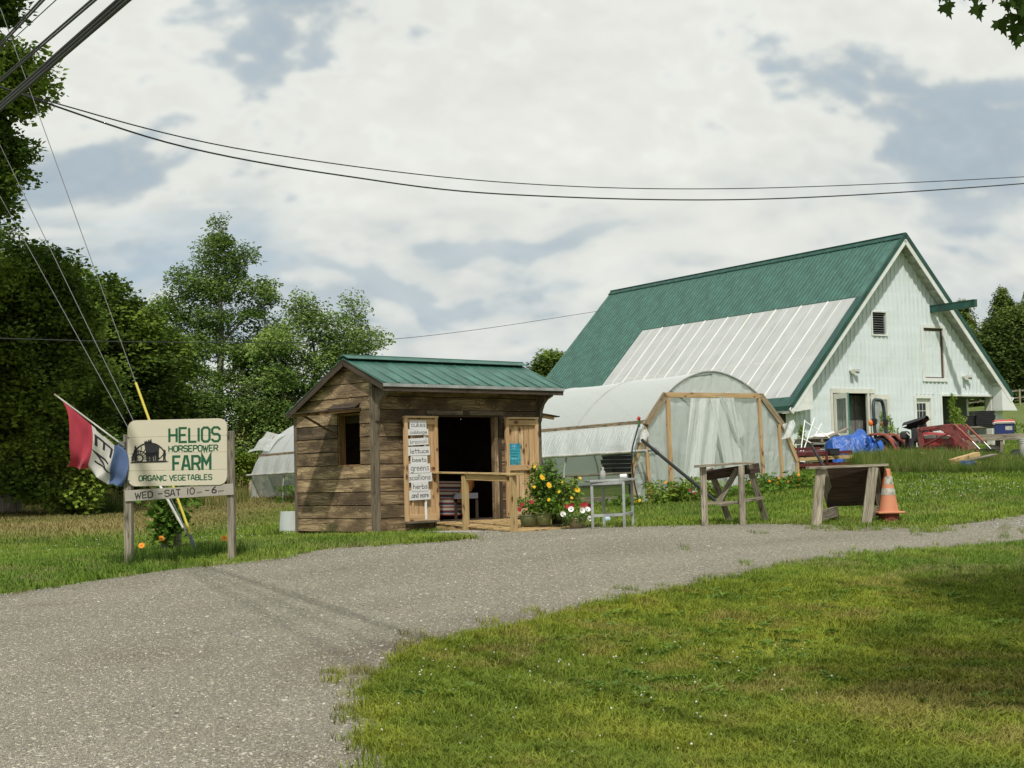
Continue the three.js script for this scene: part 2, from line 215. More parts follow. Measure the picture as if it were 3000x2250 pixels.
// ---------- ground, driveway ----------
{
  const axis = (a, b, s, out) => { const r = []; for (let v = a; v <= b + 1e-6; v += s) r.push(v); return [...out.map((o) => -o).reverse().filter((o) => o < a), ...r, ...out.filter((o) => o > b)]; };
  const xs = axis(-30, 42, 0.75, [36, 50, 70, 100, 150, 230, 330, 480, 700, 1100]), ds = axis(-12, 76, 0.75, [20, 30, 50, 82, 90, 100, 115, 130, 150, 180, 230, 300, 400, 550, 750, 1100]);
  const pos = [], col = [], uv = [], idx = [], n = xs.length;
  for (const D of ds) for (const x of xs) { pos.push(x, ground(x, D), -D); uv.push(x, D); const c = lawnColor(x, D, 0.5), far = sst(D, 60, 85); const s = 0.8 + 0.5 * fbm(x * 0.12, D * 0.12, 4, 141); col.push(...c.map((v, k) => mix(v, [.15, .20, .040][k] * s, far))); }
  for (let j = 0; j < ds.length - 1; j++) for (let i = 0; i < n - 1; i++) { const a = j * n + i; idx.push(a, a + 1, a + n, a + 1, a + n + 1, a + n); }
  const g = new THREE.BufferGeometry(); g.setAttribute('position', new THREE.Float32BufferAttribute(pos, 3)); g.setAttribute('color', new THREE.Float32BufferAttribute(col, 3)); g.setAttribute('uv', new THREE.Float32BufferAttribute(uv, 2)); g.setIndex(idx); g.computeVertexNormals();
  const t = texture(1024, 1024, (u, v) => { const a = fbm(u * 24, v * 24, 4, 151, 24), b = fbm(u * 120, v * 120, 2, 153, 120); return clamp(0.70 + (a - 0.5) * 0.55 + (b - 0.5) * 0.5); }, false, [0.25, 0.25]);
  const b = texture(512, 512, (u, v) => fbm(u * 40, v * 40, 3, 155, 40), false, [0.4, 0.4]);
  struct('ground', g, new THREE.MeshStandardMaterial({ vertexColors: true, map: t, bumpMap: b, bumpScale: 0.05, roughness: 1 }), 'green lawn and field sloping gently up to the barn', 'ground');
  // gravel
  const N = gLow.length, K = 30, gp = [], gu = [], gi = [], gc = [];
  for (let i = 0; i < N; i++) for (let k = 0; k <= K; k++) { const f = k / K, x = mix(gLow[i][0], gUp[i][0], f), D = mix(gLow[i][1], gUp[i][1], f); gp.push(...onG(x, D, 0.008)); gu.push(x, D); const e = Math.min(k, K - k) / K, dirt = sst(fbm(x * 0.9, D * 0.9, 4, 161) + (1 - sst(e, 0, 0.12)) * 0.25, 0.66, 0.9) * 0.8, tr = 0.78 + 0.44 * fbm(x * 0.25 + D * 0.35, (D - x) * 1.1, 4, 163); gc.push(...[.76, .72, .575].map((v, q) => mix(v, [.52, .45, .34][q], dirt) * tr)); }
  for (let i = 0; i < N - 1; i++) for (let k = 0; k < K; k++) { const a = i * (K + 1) + k; gi.push(a, a + K + 1, a + 1, a + 1, a + K + 1, a + K + 2); }
  const gg = new THREE.BufferGeometry(); gg.setAttribute('position', new THREE.Float32BufferAttribute(gp, 3)); gg.setAttribute('uv', new THREE.Float32BufferAttribute(gu, 2)); gg.setAttribute('color', new THREE.Float32BufferAttribute(gc, 3)); gg.setIndex(gi); gg.computeVertexNormals();
  // pebble texture: nearest-cell stones with their own tones
  const cell = (u, v, n, s) => { const x = u * n, y = v * n, ix = Math.floor(x), iy = Math.floor(y); let d1 = 9, d2 = 9, id = 0; for (let a = -1; a < 2; a++) for (let b = -1; b < 2; b++) { const cx = ((ix + a) % n + n) % n, cy = ((iy + b) % n + n) % n, px = ix + a + 0.15 + hash(cx, cy, s) * 0.7, py = iy + b + 0.15 + hash(cx, cy, s + 1) * 0.7, d = Math.hypot(px - x, py - y); if (d < d1) { d2 = d1; d1 = d; id = hash(cx, cy, s + 2); } else if (d < d2) d2 = d; } return [d1, d2, id]; };
  const stones = (u, v) => { const [a, b, id] = cell(u, v, 96, 171), [p, q, id2] = cell(u, v, 40, 181), bigS = id2 > 0.88 && p < 0.42; return bigS ? [1 - p * 1.2, id2 * 3.3 % 1] : [clamp((b - a) * 1.6) * 0.6, id]; };
  const ct = texture(1024, 1024, (u, v) => { const [h, id] = stones(u, v), c = mix(0.42, 1, id) * mix(0.5, 1, clamp(h * 2)); return [c, c * mix(0.95, 1.0, id), c * mix(0.86, 1.0, (id * 7) % 1)]; }, false, [0.8, 0.8]);
  const bt = texture(1024, 1024, (u, v) => stones(u, v)[0], false, [0.8, 0.8]);
  struct('gravel_driveway', gg, new THREE.MeshStandardMaterial({ vertexColors: true, map: ct, bumpMap: bt, bumpScale: 0.03, roughness: 0.95 }), 'grey gravel driveway crossing in front of the wooden farm stand', 'driveway');
}
function instanced(name, geo, material, list, parent = scene) { // list of [x,y,z, ry, tilt, s, [r,g,b], sy]
  const m = new THREE.InstancedMesh(geo, material, list.length), o = new THREE.Object3D(), col = new THREE.Color(); o.rotation.order = 'YXZ';
  list.forEach(([x, y, z, ry, tilt, s, c, sy], i) => { o.position.set(x, y, z); o.rotation.set(tilt, ry, 0); o.scale.set(s, sy ?? s, s); o.updateMatrix(); m.setMatrixAt(i, o.matrix); if (c) m.setColorAt(i, col.setRGB(...c)); });
  m.name = name; parent.add(m); return m;
}
function bladeClump(n, R, h, w, lean, seed, tipColor) { // bent blades, two segments each
  reseed(seed); const pos = [], nor = [];
  for (let i = 0; i < n; i++) {
    const a = rnd() * 6.283, r = Math.sqrt(rnd()) * R, x = Math.cos(a) * r, z = Math.sin(a) * r, d = rnd() * 6.283, L = h * rr(0.55, 1.15), l = lean * rr(0.3, 1.3) * L, ww = w * rr(0.7, 1.3), px = -Math.sin(d) * ww, pz = Math.cos(d) * ww, dx = Math.cos(d), dz = Math.sin(d);
    const A = [x - px, 0, z - pz], B = [x + px, 0, z + pz], m = [x + dx * l * 0.35, L * 0.6, z + dz * l * 0.35], Cc = [m[0] - px * 0.75, m[1], m[2] - pz * 0.75], D = [m[0] + px * 0.75, m[1], m[2] + pz * 0.75], T = [x + dx * l, L * mix(1, 0.75, clamp(l / L)), z + dz * l];
    pos.push(...A, ...B, ...D, ...A, ...D, ...Cc, ...Cc, ...D, ...T); for (let k = 0; k < 9; k++) { nor.push(dx * 0.35, 0.9, dz * 0.35); }
  }
  const g = new THREE.BufferGeometry(); g.setAttribute('position', new THREE.Float32BufferAttribute(pos, 3)); g.setAttribute('normal', new THREE.Float32BufferAttribute(nor, 3)); return g;
}
const bladeMat = new THREE.MeshPhysicalMaterial({ color: C(1, 1, 1), roughness: 1, transmission: 0.25, thickness: 0, specularIntensity: 0.12 });
const keepOut = [[[-2.6,25.6],[.7,28.9],[-.8,30.6],[-4.1,27.5]], [[2.5,32.9],[6.7,35.6],[-4,53],[-8.3,50]], [[10,56],[21,63],[12,78],[0,70]]];
const blocked = (x, D) => keepOut.some((p) => inPoly(x, D, p));
reseed(301);
{
  const near = [], mid = [], far = [];
  const edge = (x, D) => inPoly(x, D, gravelPoly);
  const soft = (x, D) => inPoly(x + rr(-0.14, 0.14), D + rr(-0.22, 0.22), gravelPoly);
  // the lawn in front, thick with blades
  for (let i = 0; i < 62000; i++) { const D = 7.4 + 16 * Math.pow(rnd(), 1.15), x = rr(-1.6, Math.min(9, D * 0.36 + 0.8)); if (soft(x, D)) continue; const thin = fbm(x * 1.9, D * 1.9, 3, 311); if (thin < 0.3 && rnd() < 0.65) continue; const t = 0.7 + 0.7 * fbm(x * 0.9 + 3, D * 0.9, 3, 313); near.push([...onG(x, D), rnd() * 6.28, rr(-0.15, 0.15), t * rr(0.8, 1.2), lawnColor(x, D, rnd()).map((v) => v * 1.25)]); }
  // tufts straying onto the gravel, along its edges
  for (let i = 0; i < 2600; i++) { const p = rnd() < 0.75 ? gLow : gUp, q = p[Math.floor(rnd() * p.length)], w = rnd() * rnd(), x = q[0] + rr(-0.75, 0.75) * w, D = q[1] + rr(-1.5, 1.5) * w; if (D < 7 || D > 30 || fbm(x * 2.4, D * 2.4, 3, 317) < 0.47) continue; for (let k = 0; k < 3; k++) { const a = x + rr(-0.08, 0.08), b = D + rr(-0.12, 0.12); near.push([...onG(a, b, 0.005), rnd() * 6.28, rr(-0.2, 0.2), rr(0.5, 1.0), lawnColor(a, b, rnd()).map((v) => v * 1.2)]); } }
  for (const [cx, cd, w, l, n] of [[-1.05, 10.6, .22, .25, 70], [-1.35, 12.0, .2, .2, 22], [-.95, 13.2, .14, .2, 20], [5.3, 24.2, .8, .25, 110], [6.4, 23.7, .4, .2, 50], [3.6, 23.2, .25, .2, 8], [7.6, 23.5, .4, .4, 18], [2.2, 20.6, .2, .2, 5]]) for (let k = 0; k < n; k++) { const a = cx + (rnd() + rnd() - 1) * w, b = cd + (rnd() + rnd() - 1) * l * 2; near.push([...onG(a, b, 0.005), rnd() * 6.28, rr(-0.2, 0.2), rr(0.5, 1.0), lawnColor(a, b, rnd()).map((v) => v * 1.2)]); }
  // lawns around the sign, stand and greenhouse
  for (let i = 0; i < 70000; i++) { const D = rr(17, 36), x = rr(-14, 13); if (Math.abs(x) > D * 0.40 || (x > -0.5 && D < 22.5) || soft(x, D) || blocked(x, D)) continue; const dry = dryness(x, D), s = (D > 30 ? 1.25 : 1.05) * (0.7 + 0.6 * fbm(x * 0.8, D * 0.8, 3, 321)) * (1 + dry * 0.8); mid.push([...onG(x, D), rnd() * 6.28, rr(-0.15, 0.15), s, lawnColor(x, D, rnd()).map((v) => v * 1.3)]); }
  for (let i = 0; i < 60000; i++) { const D = rr(33, 70), x = rr(-0.42, 0.42) * D; if (blocked(x, D)) continue; const dry = dryness(x, D); far.push([...onG(x, D), rnd() * 6.28, rr(-0.1, 0.1), rr(0.9, 1.9) * (1 + dry * 0.15), lawnColor(x, D, rnd()).map((v, k) => mix(v, [.13, .14, .04][k], x < -4 ? 0.35 : 0) * 1.25)]); }
  tag(instanced('lawn_grass', bladeClump(12, 0.06, 0.088, 0.0031, 0.9, 1), bladeMat, near), 'green and yellowish mown grass blades of the front lawn', 'grass', null, 'stuff');
  tag(instanced('lawn_grass', bladeClump(12, 0.11, 0.075, 0.0045, 0.7, 2), bladeMat, mid), 'mown grass beyond the gravel around the farm sign and stand', 'grass', null, 'stuff'); scene.children.at(-1).name = 'verge_grass';
  tag(instanced('field_grass', bladeClump(16, 0.22, 0.075, 0.006, 0.9, 3), bladeMat, far), 'longer dry and green field grass reaching back to the trees', 'grass', null, 'stuff');
  // tall meadow grass: round the tractor, treeline foot
  const tall = [];
  const tallAt = (x, D, s, c, dy = 0) => tall.push([...onG(x, D, dy), rnd() * 6.28, rr(-0.18, 0.18), s, c]);
  for (let i = 0; i < 9500; i++) { const a = rnd() * 6.283, r = Math.sqrt(rnd()), x = 10.1 + Math.cos(a) * r * 2.9, D = 38.6 + Math.sin(a) * r * 4.6; if (x > 12.7 || x < 8.2 + (D - 36) * 0.12) continue; const k = rnd(); tallAt(x, D, mix(0.42, 0.56, clamp((D - 34) / 8.5)) * rr(0.8, 1.15) * (1 - r * r * 0.3) * (rnd() < 0.06 ? 1.3 : 1), rnd() < 0.12 ? [.40, .34, .16] : [mix(.10, .22, k), mix(.18, .30, k), mix(.025, .06, k)]); }
  for (let i = 0; i < 1500; i++) { const x = rr(5.5, 9.2), D = rr(36.8, 43); tallAt(x, D, rr(0.12, 0.25), [.16, .25, .04]); }
  for (let i = 0; i < 900; i++) { const x = rr(11, 16), D = rr(43, 50); tallAt(x, D, rr(0.2, 0.38), [.16, .25, .04]); }
  for (let i = 0; i < 4200; i++) { const D = rr(46, 60), x = rr(-22, -8.6); const k = rnd(); tallAt(x, D, rr(0.25, 0.6) * (rnd() < 0.1 ? 1.8 : 1), rnd() < 0.3 ? [.46, .37, .17] : [mix(.12, .30, k), mix(.20, .32, k), mix(.03, .08, k)]); }
  for (let i = 0; i < 260; i++) { const a = rnd() * 6.28, r = rnd(); tallAt(-11.6 + Math.cos(a) * r * 0.9, 42.5 + Math.sin(a) * r * 0.9, rr(0.4, 0.75), [.12, .19, .04]); }
  for (const [cx, cd, w, n] of [[-5.05, 20.6, .45, 60], [-4.35, 20.9, .4, 50], [-3.85, 21.0, .3, 26], [-4.3, 21.6, .6, 30], [-3.2, 26.8, .5, 16], [-7.4, 48.4, .7, 24], [2.3, 32.6, .5, 24], [-4.6, 28, .6, 20]]) for (let k = 0; k < n; k++) tallAt(cx + (rnd() + rnd() - 1) * w, cd + rr(-0.3, 0.3), rr(0.14, 0.3), [.08, .16, .022]);
  tag(instanced('tall_grass', bladeClump(16, 0.16, 0.95, 0.008, 0.45, 4), bladeMat, tall), 'tall seeding meadow grass growing round the tractor and treeline', 'grass', null, 'stuff');
  // clover heads
  const cl = []; for (let i = 0; i < 520; i++) { const k = rnd(); let x, D; if (k < 0.2) { D = rr(8.6, 13); x = rr(-0.9, 2.4); } else if (k < 0.75) { D = rr(28, 33.5); x = rr(6.2, 10); } else { D = rr(24, 40); x = rr(-9, -3.8); } if (edge(x, D) || blocked(x, D)) continue; cl.push([...onG(x, D, D < 14 ? 0.06 : 0.09), 0, 0, D < 14 ? rr(0.004, 0.008) : rr(0.005, 0.009)]); }
  tag(instanced('clover_blossoms', new THREE.IcosahedronGeometry(1, 1), M.cloth, cl), 'white clover heads dotted through the lawn', 'flowers', null, 'stuff');
  tag(instanced('lawn_weeds', (() => { reseed(71); const p = [], q = []; for (let i = 0; i < 9; i++) { const a = i * 0.7 + rr(-.2, .2), l = rr(.05, .09), w = 0.016, c = Math.cos(a), s = Math.sin(a), h = rr(.01, .045); const A = [0, .004, 0], B = [c * l * .55 - s * w, h, s * l * .55 + c * w], T = [c * l, h * .8, s * l], E = [c * l * .55 + s * w, h, s * l * .55 - c * w]; p.push(...A, ...B, ...T, ...A, ...T, ...E); for (let k = 0; k < 6; k++) q.push(c * .2, .95, s * .2); } const g = new THREE.BufferGeometry(); g.setAttribute('position', new THREE.Float32BufferAttribute(p, 3)); g.setAttribute('normal', new THREE.Float32BufferAttribute(q, 3)); return g; })(), bladeMat, (() => { reseed(72); const l = []; for (let i = 0; i < 1500; i++) { const D = rr(8, 19), x = rr(-1.4, D * 0.36); if (fbm(x * 0.9, D * 0.9, 3, 331) < 0.5) continue; if (edge(x, D) || edge(x - 0.15, D + 0.25)) continue; const k = rnd(); l.push([...onG(x, D, 0.03), rnd() * 6.28, rr(-.2, .2), rr(0.6, 1.3), [mix(.10, .22, k), mix(.20, .32, k), .04]]); } return l; })()), 'broad-leaved weeds growing flat in the front lawn', 'weeds', null, 'stuff');
  // loose stones on the driveway
  const st = []; for (let i = 0; i < 110000; i++) { const D = 8 + 18 * Math.pow(rnd(), 1.9), x = rr(-0.42, 0.40) * D; if (!edge(x, D)) continue; const s = rr(0.003, 0.007) * (rnd() < 0.03 ? 2.0 : 1) * (1 + D * 0.012), t = rr(0.20, 0.56) * (rnd() < 0.35 ? 0.5 : 1) * (rnd() < 0.03 ? 1.6 : 1), w = rnd(); st.push([...onG(x, D, 0.008), rnd() * 6.28, rr(-0.5, 0.5), s, [t, t * mix(0.91, 0.97, w), t * mix(0.72, 0.88, w)], s * rr(0.35, 0.75)]); }
  for (let i = 0; i < 200; i++) { const D = 8.4 + 8 * rnd(), x = rr(-3.6, 0.2); if (!edge(x, D)) continue; const s = rr(0.010, 0.027), t = rr(0.10, 0.48); st.push([...onG(x, D, 0.008), rnd() * 6.28, rr(-0.3, 0.3), s, [t, t * 0.96, t * 0.87], s * rr(0.3, 0.5)]); }
  for (const [cx, cd, w, l, n] of [[-1.2, 26.0, 1.1, .5, 900], [0, 26.0, .8, .5, 700], [8.4, 24.4, 1.6, .7, 260]]) for (let i = 0; i < n; i++) { const x = cx + (rnd() + rnd() - 1) * w, D = cd + (rnd() + rnd() - 1) * l, t = rr(0.2, 0.42), s = rr(0.010, 0.024); st.push([...onG(x, D, 0.012), rnd() * 6.28, rr(-0.5, 0.5), s, [t, t * 0.97, t * 0.92], s * 0.7]); }
  tag(instanced('loose_gravel', new THREE.IcosahedronGeometry(1, 0), mat([1, 1, 1], { roughness: 0.95 }), st), 'loose grey stones lying on the gravel driveway', 'gravel', null, 'stuff');
}

// ---------- the wooden farm stand ----------
const shedTurn = 0.739, shedPos = [-2.359, 0.724, -26], SL = 3.87, SW = 2.32;
reseed(401);
{
  const t = thing('farm_stand', 'weathered wooden farm stand shed with green metal roof and open double doors', 'shed', shedPos, shedTurn);
  const roofY = (z) => (z > -0.633 ? 3.007 - (z + 0.633) * 0.436 : 3.007 + (z + 0.633) * 0.494);
  const pick = (a) => a[Math.floor(rnd() * a.length)];
  const lines = [.02, .25, .475, .705, .935, 1.17, 1.405, 1.64, 1.87, 2.10, 2.33, 2.57, 2.80, 3.02];
  // gable wall (x = 0 plane): polygons in (z, y); boards proud at the bottom edge like clapboards
  const gableBoards = (wall, X, sign, win) => {
    lines.slice(0, -1).forEach((y0, i) => {
      const y1 = lines[i + 1] - 0.010, w0 = -1.01, w1 = -0.36, pieces = win && y0 < 2.03 && y1 > 1.16 ? [[-2.27, w0], [w1, -0.075]] : [[-2.27, -0.075]];
      for (const [a, b] of pieces) {
        let p = rect(a, y0, b, y1); p = clip(p, 0.436, 1, 3.007 - 0.633 * 0.436 - 0.06); p = clip(p, -0.494, 1, 3.007 + 0.633 * 0.494 - 0.06); if (p.length < 3) continue;
        const g = prism(p, 0.022, 0.004); // drawn in (z, y)
        g.rotateY(-Math.PI / 2);
        g.translate(X, 0, 0); g.applyMatrix4(new THREE.Matrix4().set(1, -sign * 0.045, 0, sign * 0.045 * y1, 0, 1, 0, 0, 0, 0, 1, 0, 0, 0, 0, 1)); if (sign > 0) g.translate(0.022, 0, 0);
        const dark = win && (i === 7 ? a < -1.2 && y0 > 1.3 : false);
        const k = win && a < -1.2 && b < -0.9 ? [4, 2, 2, 0, 0, 1][i - 4] ?? 1 : i < 3 ? pick([2, 1, 1]) : pick([0, 3, 1, 0]);
        const m = new THREE.Mesh(g, win && i === 7 && b < -0.9 ? M.shed[4] : win && i === 8 && b < -0.9 ? M.shed[3] : M.shed[k]); m.name = 'plank'; m.rotation.z = -sign * 0; wall.add(m);
      }
    });
  };
  const gw = sub(t, 'gable_wall'); gableBoards(gw, 0, -1, true);
  const gw2 = sub(t, 'gable_wall'); gableBoards(gw2, SL, 1, false);
  // front wall
  const fw = sub(t, 'front_wall');
  lines.slice(0, 11).forEach((y0, i) => {
    const y1 = Math.min(lines[i + 1], 2.62) - 0.010;
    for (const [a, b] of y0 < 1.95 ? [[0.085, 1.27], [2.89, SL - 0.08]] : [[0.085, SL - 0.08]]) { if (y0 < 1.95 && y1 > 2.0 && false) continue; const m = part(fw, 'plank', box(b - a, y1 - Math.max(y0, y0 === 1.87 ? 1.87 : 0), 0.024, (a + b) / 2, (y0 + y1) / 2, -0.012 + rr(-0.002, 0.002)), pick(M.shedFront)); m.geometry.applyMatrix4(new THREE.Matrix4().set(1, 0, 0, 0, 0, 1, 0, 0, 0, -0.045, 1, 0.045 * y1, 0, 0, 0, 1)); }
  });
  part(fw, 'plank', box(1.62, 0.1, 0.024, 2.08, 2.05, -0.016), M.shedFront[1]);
  // posts, sills, back, floor
  for (const [x, z] of [[-0.012, -0.035], [SL + 0.012, -0.035]]) part(t, 'corner_post', box(0.028, 2.6, 0.09, x, 1.3, z), M.shedTrim);
  for (const x of [0.045, SL - 0.045]) part(t, 'corner_post', box(0.10, 2.58, 0.028, x, 1.29, 0.014), M.shedTrim);
  part(t, 'corner_post', box(0.04, 2.1, 0.08, -0.014, 1.05, -2.3), M.shedTrim);
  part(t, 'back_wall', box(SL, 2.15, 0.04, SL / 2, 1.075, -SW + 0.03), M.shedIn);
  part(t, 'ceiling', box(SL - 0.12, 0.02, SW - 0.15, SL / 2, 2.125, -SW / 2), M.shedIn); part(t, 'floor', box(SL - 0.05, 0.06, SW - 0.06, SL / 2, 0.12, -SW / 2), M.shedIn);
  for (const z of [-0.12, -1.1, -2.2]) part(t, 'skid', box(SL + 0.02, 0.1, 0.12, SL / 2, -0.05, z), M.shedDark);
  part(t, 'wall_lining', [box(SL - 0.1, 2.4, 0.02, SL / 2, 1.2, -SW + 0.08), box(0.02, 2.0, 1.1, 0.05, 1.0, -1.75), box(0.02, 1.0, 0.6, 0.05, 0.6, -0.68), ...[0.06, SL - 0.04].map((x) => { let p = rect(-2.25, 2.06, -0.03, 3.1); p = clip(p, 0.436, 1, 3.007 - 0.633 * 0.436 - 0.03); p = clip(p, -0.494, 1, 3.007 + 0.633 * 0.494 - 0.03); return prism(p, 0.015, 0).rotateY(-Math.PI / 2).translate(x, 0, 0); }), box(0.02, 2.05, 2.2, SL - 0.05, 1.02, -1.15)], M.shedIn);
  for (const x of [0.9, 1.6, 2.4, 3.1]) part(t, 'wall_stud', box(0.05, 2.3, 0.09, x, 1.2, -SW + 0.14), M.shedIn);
  // roof
  const roof = sub(t, 'roof'), x0 = -0.16, x1 = SL + 0.175;
  const slab = (za, zb, th, name, m, dy = 0) => part(roof, name, span([(x0 + x1) / 2, roofY(za) - th / 2 + dy, za], [(x0 + x1) / 2, roofY(zb) - th / 2 + dy, zb], th, x1 - x0, [0, 1, 0], 0.002), m);
  slab(-0.633, 0.46, 0.03, 'roof_deck', M.shedDark, -0.014); slab(-0.633, -2.36, 0.03, 'roof_deck', M.shedDark, -0.014);
  slab(-0.64, 0.5, 0.012, 'roof_sheet', M.green); slab(-0.626, -2.4, 0.012, 'roof_sheet', M.green);
  for (let i = 0; i <= 14; i++) { const x = x0 + 0.04 + i * (x1 - x0 - 0.08) / 14; part(roof, 'roof_rib', [span([x, roofY(-0.66) + 0.01, -0.66], [x, roofY(0.5) + 0.01, 0.502], 0.026, 0.045, [0, 1, 0], 0.012), span([x + 0.055, roofY(-0.66) + 0.002, -0.66], [x + 0.055, roofY(0.5) + 0.002, 0.5], 0.010, 0.03, [0, 1, 0], 0.004)], M.green); part(roof, 'roof_rib', span([x, roofY(-0.6) + 0.01, -0.6], [x, roofY(-2.4) + 0.01, -2.4], 0.026, 0.045, [0, 1, 0], 0.012), M.green); }
  part(roof, 'ridge_cap', [span([x0 - 0.01, 3.03, -0.56], [x1 + 0.01, 3.03, -0.56], 0.01, 0.19, [0, 1, 0.436]), span([x0 - 0.01, 3.03, -0.70], [x1 + 0.01, 3.03, -0.70], 0.01, 0.19, [0, 1, -0.494]), rod([x0 - 0.01, 3.052, -0.633], [x1 + 0.01, 3.052, -0.633], 0.022)], M.green);
  part(roof, 'drip_edge', box(x1 - x0, 0.055, 0.014, (x0 + x1) / 2, roofY(0.5) - 0.034, 0.497), M.tableGrey);
  part(roof, 'fascia', box(x1 - x0 - 0.02, 0.085, 0.024, (x0 + x1) / 2, roofY(0.5) - 0.095, 0.468), M.shedDark);
  for (const x of [x0 + 0.012, x1 - 0.012]) { part(roof, 'rake_board', span([x, roofY(-0.633) - 0.075, -0.633], [x, roofY(0.48) - 0.075, 0.48], 0.11, 0.024), M.shedDark); part(roof, 'rake_board', span([x, roofY(-0.633) - 0.075, -0.633], [x, roofY(-2.38) - 0.075, -2.38], 0.12, 0.024), M.shedDark); }
  part(roof, 'soffit', span([SL / 2, 2.46, 0.02], [SL / 2, 2.40, 0.45], 0.015, SL + 0.2), M.shedDark);
  // corbels
  for (const x of [0.045, SL - 0.045]) { const pts = [[0, 1.88], [0.035, 1.9], [0.06, 2.0], [0.075, 2.1], [0.13, 2.22], [0.23, 2.31], [0.31, 2.34], [0.36, 2.36], [0.37, 2.42], [0.34, 2.455], [0, 2.46]]; const g = prism(pts, 0.07, 0.004).rotateY(-Math.PI / 2).translate(x + 0.035, 0, 0.03); part(t, 'corbel', g, M.shedTrim); }
  // window in the gable, its raised shutter used as an awning
  const win = sub(t, 'window');
  part(win, 'window_jamb', [box(0.14, 0.9, 0.035, 0.06, 1.6, -1.0), box(0.14, 0.9, 0.02, 0.06, 1.6, -0.37), box(0.15, 0.03, 0.66, 0.05, 1.155, -0.68), box(0.1, 0.03, 0.66, 0.05, 2.04, -0.68)], M.jambWood);
  part(win, 'sash', [box(0.03, 0.14, 0.64, 0.14, 1.96, -0.68), box(0.03, 0.86, 0.03, 0.14, 1.6, -0.46)], M.shedIn);
  const aw = sub(t, 'window_awning');
  part(aw, 'awning_board', span([-0.02, 2.13, -0.72], [-0.98, 2.055, -0.72], 0.022, 0.84), M.shedDark);
  part(aw, 'awning_frame', [span([-0.03, 2.10, -0.34], [-0.86, 2.03, -0.34], 0.05, 0.03), span([-0.03, 2.10, -1.1], [-0.86, 2.03, -1.1], 0.05, 0.03), box(0.03, 0.05, 0.8, -0.86, 2.03, -0.72)], M.jambWood);
  part(aw, 'brace', span([-0.72, 2.03, -1.04], [0.02, 1.66, -1.0], 0.035, 0.03), M.shed[2]);
  part(t, 'window_hood', span([-0.03, 2.22, -0.72], [-0.16, 2.14, -0.72], 0.02, 0.78), M.shedDark);
  const aw2 = sub(t, 'window_awning');
  part(aw2, 'awning_board', span([SL + 0.02, 2.10, -0.6], [SL + 0.72, 2.02, -0.6], 0.022, 0.8), M.shedDark);
  part(aw2, 'awning_frame', [span([SL + 0.03, 2.06, -0.25], [SL + 0.6, 1.99, -0.25], 0.06, 0.03), span([SL + 0.03, 2.06, -0.95], [SL + 0.6, 1.99, -0.95], 0.06, 0.03)], M.pine[1]);
  // door opening
  const fr = sub(t, 'door_frame');
  part(fr, 'jamb', box(0.05, 1.86, 0.12, 1.30, 1.08, -0.04), M.shedTrim); part(fr, 'jamb', box(0.09, 1.86, 0.10, 2.76, 1.08, -0.03), M.shed[1]); part(fr, 'jamb', box(0.05, 1.86, 0.04, 2.86, 1.08, 0.0), M.shedDark);
  part(fr, 'head_jamb', box(1.56, 0.03, 0.12, 2.08, 1.995, -0.04), M.shedIn);
  part(t, 'lintel', prism([[1.12, 2.09], [1.15, 2.015], [2.92, 2.015], [2.91, 2.09]], 0.03, 0.004), M.shedTrim);
  part(t, 'name_plate', box(0.15, 0.07, 0.008, 2.045, 2.052, 0.036), M.shedDark);
  // doors: planks in a frame, folded back on the wall
  const door = (xh, dir, ang) => {
    const d = sub(t, 'door'); d.position.set(xh, 0, 0.06); d.rotation.y = ang; const W = 0.78, H0 = 0.15, H1 = 1.965, X = (v) => v * dir;
    for (let i = 0; i < 5; i++) part(d, 'plank', box(0.148, 1.78, 0.02, X(0.08 + (i + 0.5) * 0.124 * 1.0), 1.06, 0.012), M.pine[(i * 2 + (dir > 0 ? 1 : 0)) % 3]);
    part(d, 'stile', box(0.075, H1 - H0, 0.05, X(0.04), (H0 + H1) / 2, 0.045), M.pine[1]); part(d, 'stile', box(0.075, H1 - H0, 0.05, X(W - 0.04), (H0 + H1) / 2, 0.045), M.pine[0]);
    part(d, 'rail', box(W - 0.15, 0.09, 0.045, X(W / 2), 1.88, 0.044), M.pine[1]); part(d, 'rail', box(W, 0.035, 0.07, X(W / 2), 1.965, 0.05), M.pine[2]); part(d, 'rail', box(W - 0.15, 0.10, 0.04, X(W / 2), 1.06, 0.042), M.pine[1]); part(d, 'rail', box(W - 0.15, 0.11, 0.045, X(W / 2), 0.235, 0.043), M.pine[0]); part(d, 'rail', box(W, 0.04, 0.06, X(W / 2), 0.16, 0.045), M.shedTrim);
    return d;
  };
  door(1.30, -1, 0.06); const d2 = door(2.90, 1, -0.05); part(d2, 'latch', box(0.1, 0.025, 0.03, 0.80, 1.08, 0.06), M.black);
  // things inside
  const tb = thing('display_table', 'display table under a striped cloth inside the dark farm stand', 'table');
  tb.position.set(...toShed(1.9, 0.15, -1.0)); tb.rotation.y = shedTurn;
  const stripes = texture(16, 256, (u, v) => { const k = Math.floor(v * 26), c = [[.75, .72, .66], [.55, .10, .10], [.75, .72, .66], [.80, .78, .72], [.45, .12, .12], [.3, .3, .4]][(k * 7) % 6]; return c; }); stripes.wrapS = THREE.RepeatWrapping;
  part(tb, 'tablecloth', [sheet((u, v) => [mix(-0.62, 0.75, u), 0.72 - v * 0.62 - 0.04 * u, 0.36 + 0.02 * Math.sin(u * 22) * v], 40, 8), sheet((u, v) => [mix(-0.62, 0.75, u), 0.722, mix(-0.36, 0.36, v)], 8, 4)], mat([.6, .6, .6], { map: stripes, roughness: 0.95 }));
  for (const [x, z] of [[-0.55, 0.3], [0.68, 0.3], [-0.55, -0.3], [0.68, -0.3]]) part(tb, 'leg', box(0.05, 0.7, 0.05, x, 0.35, z), M.shedIn);
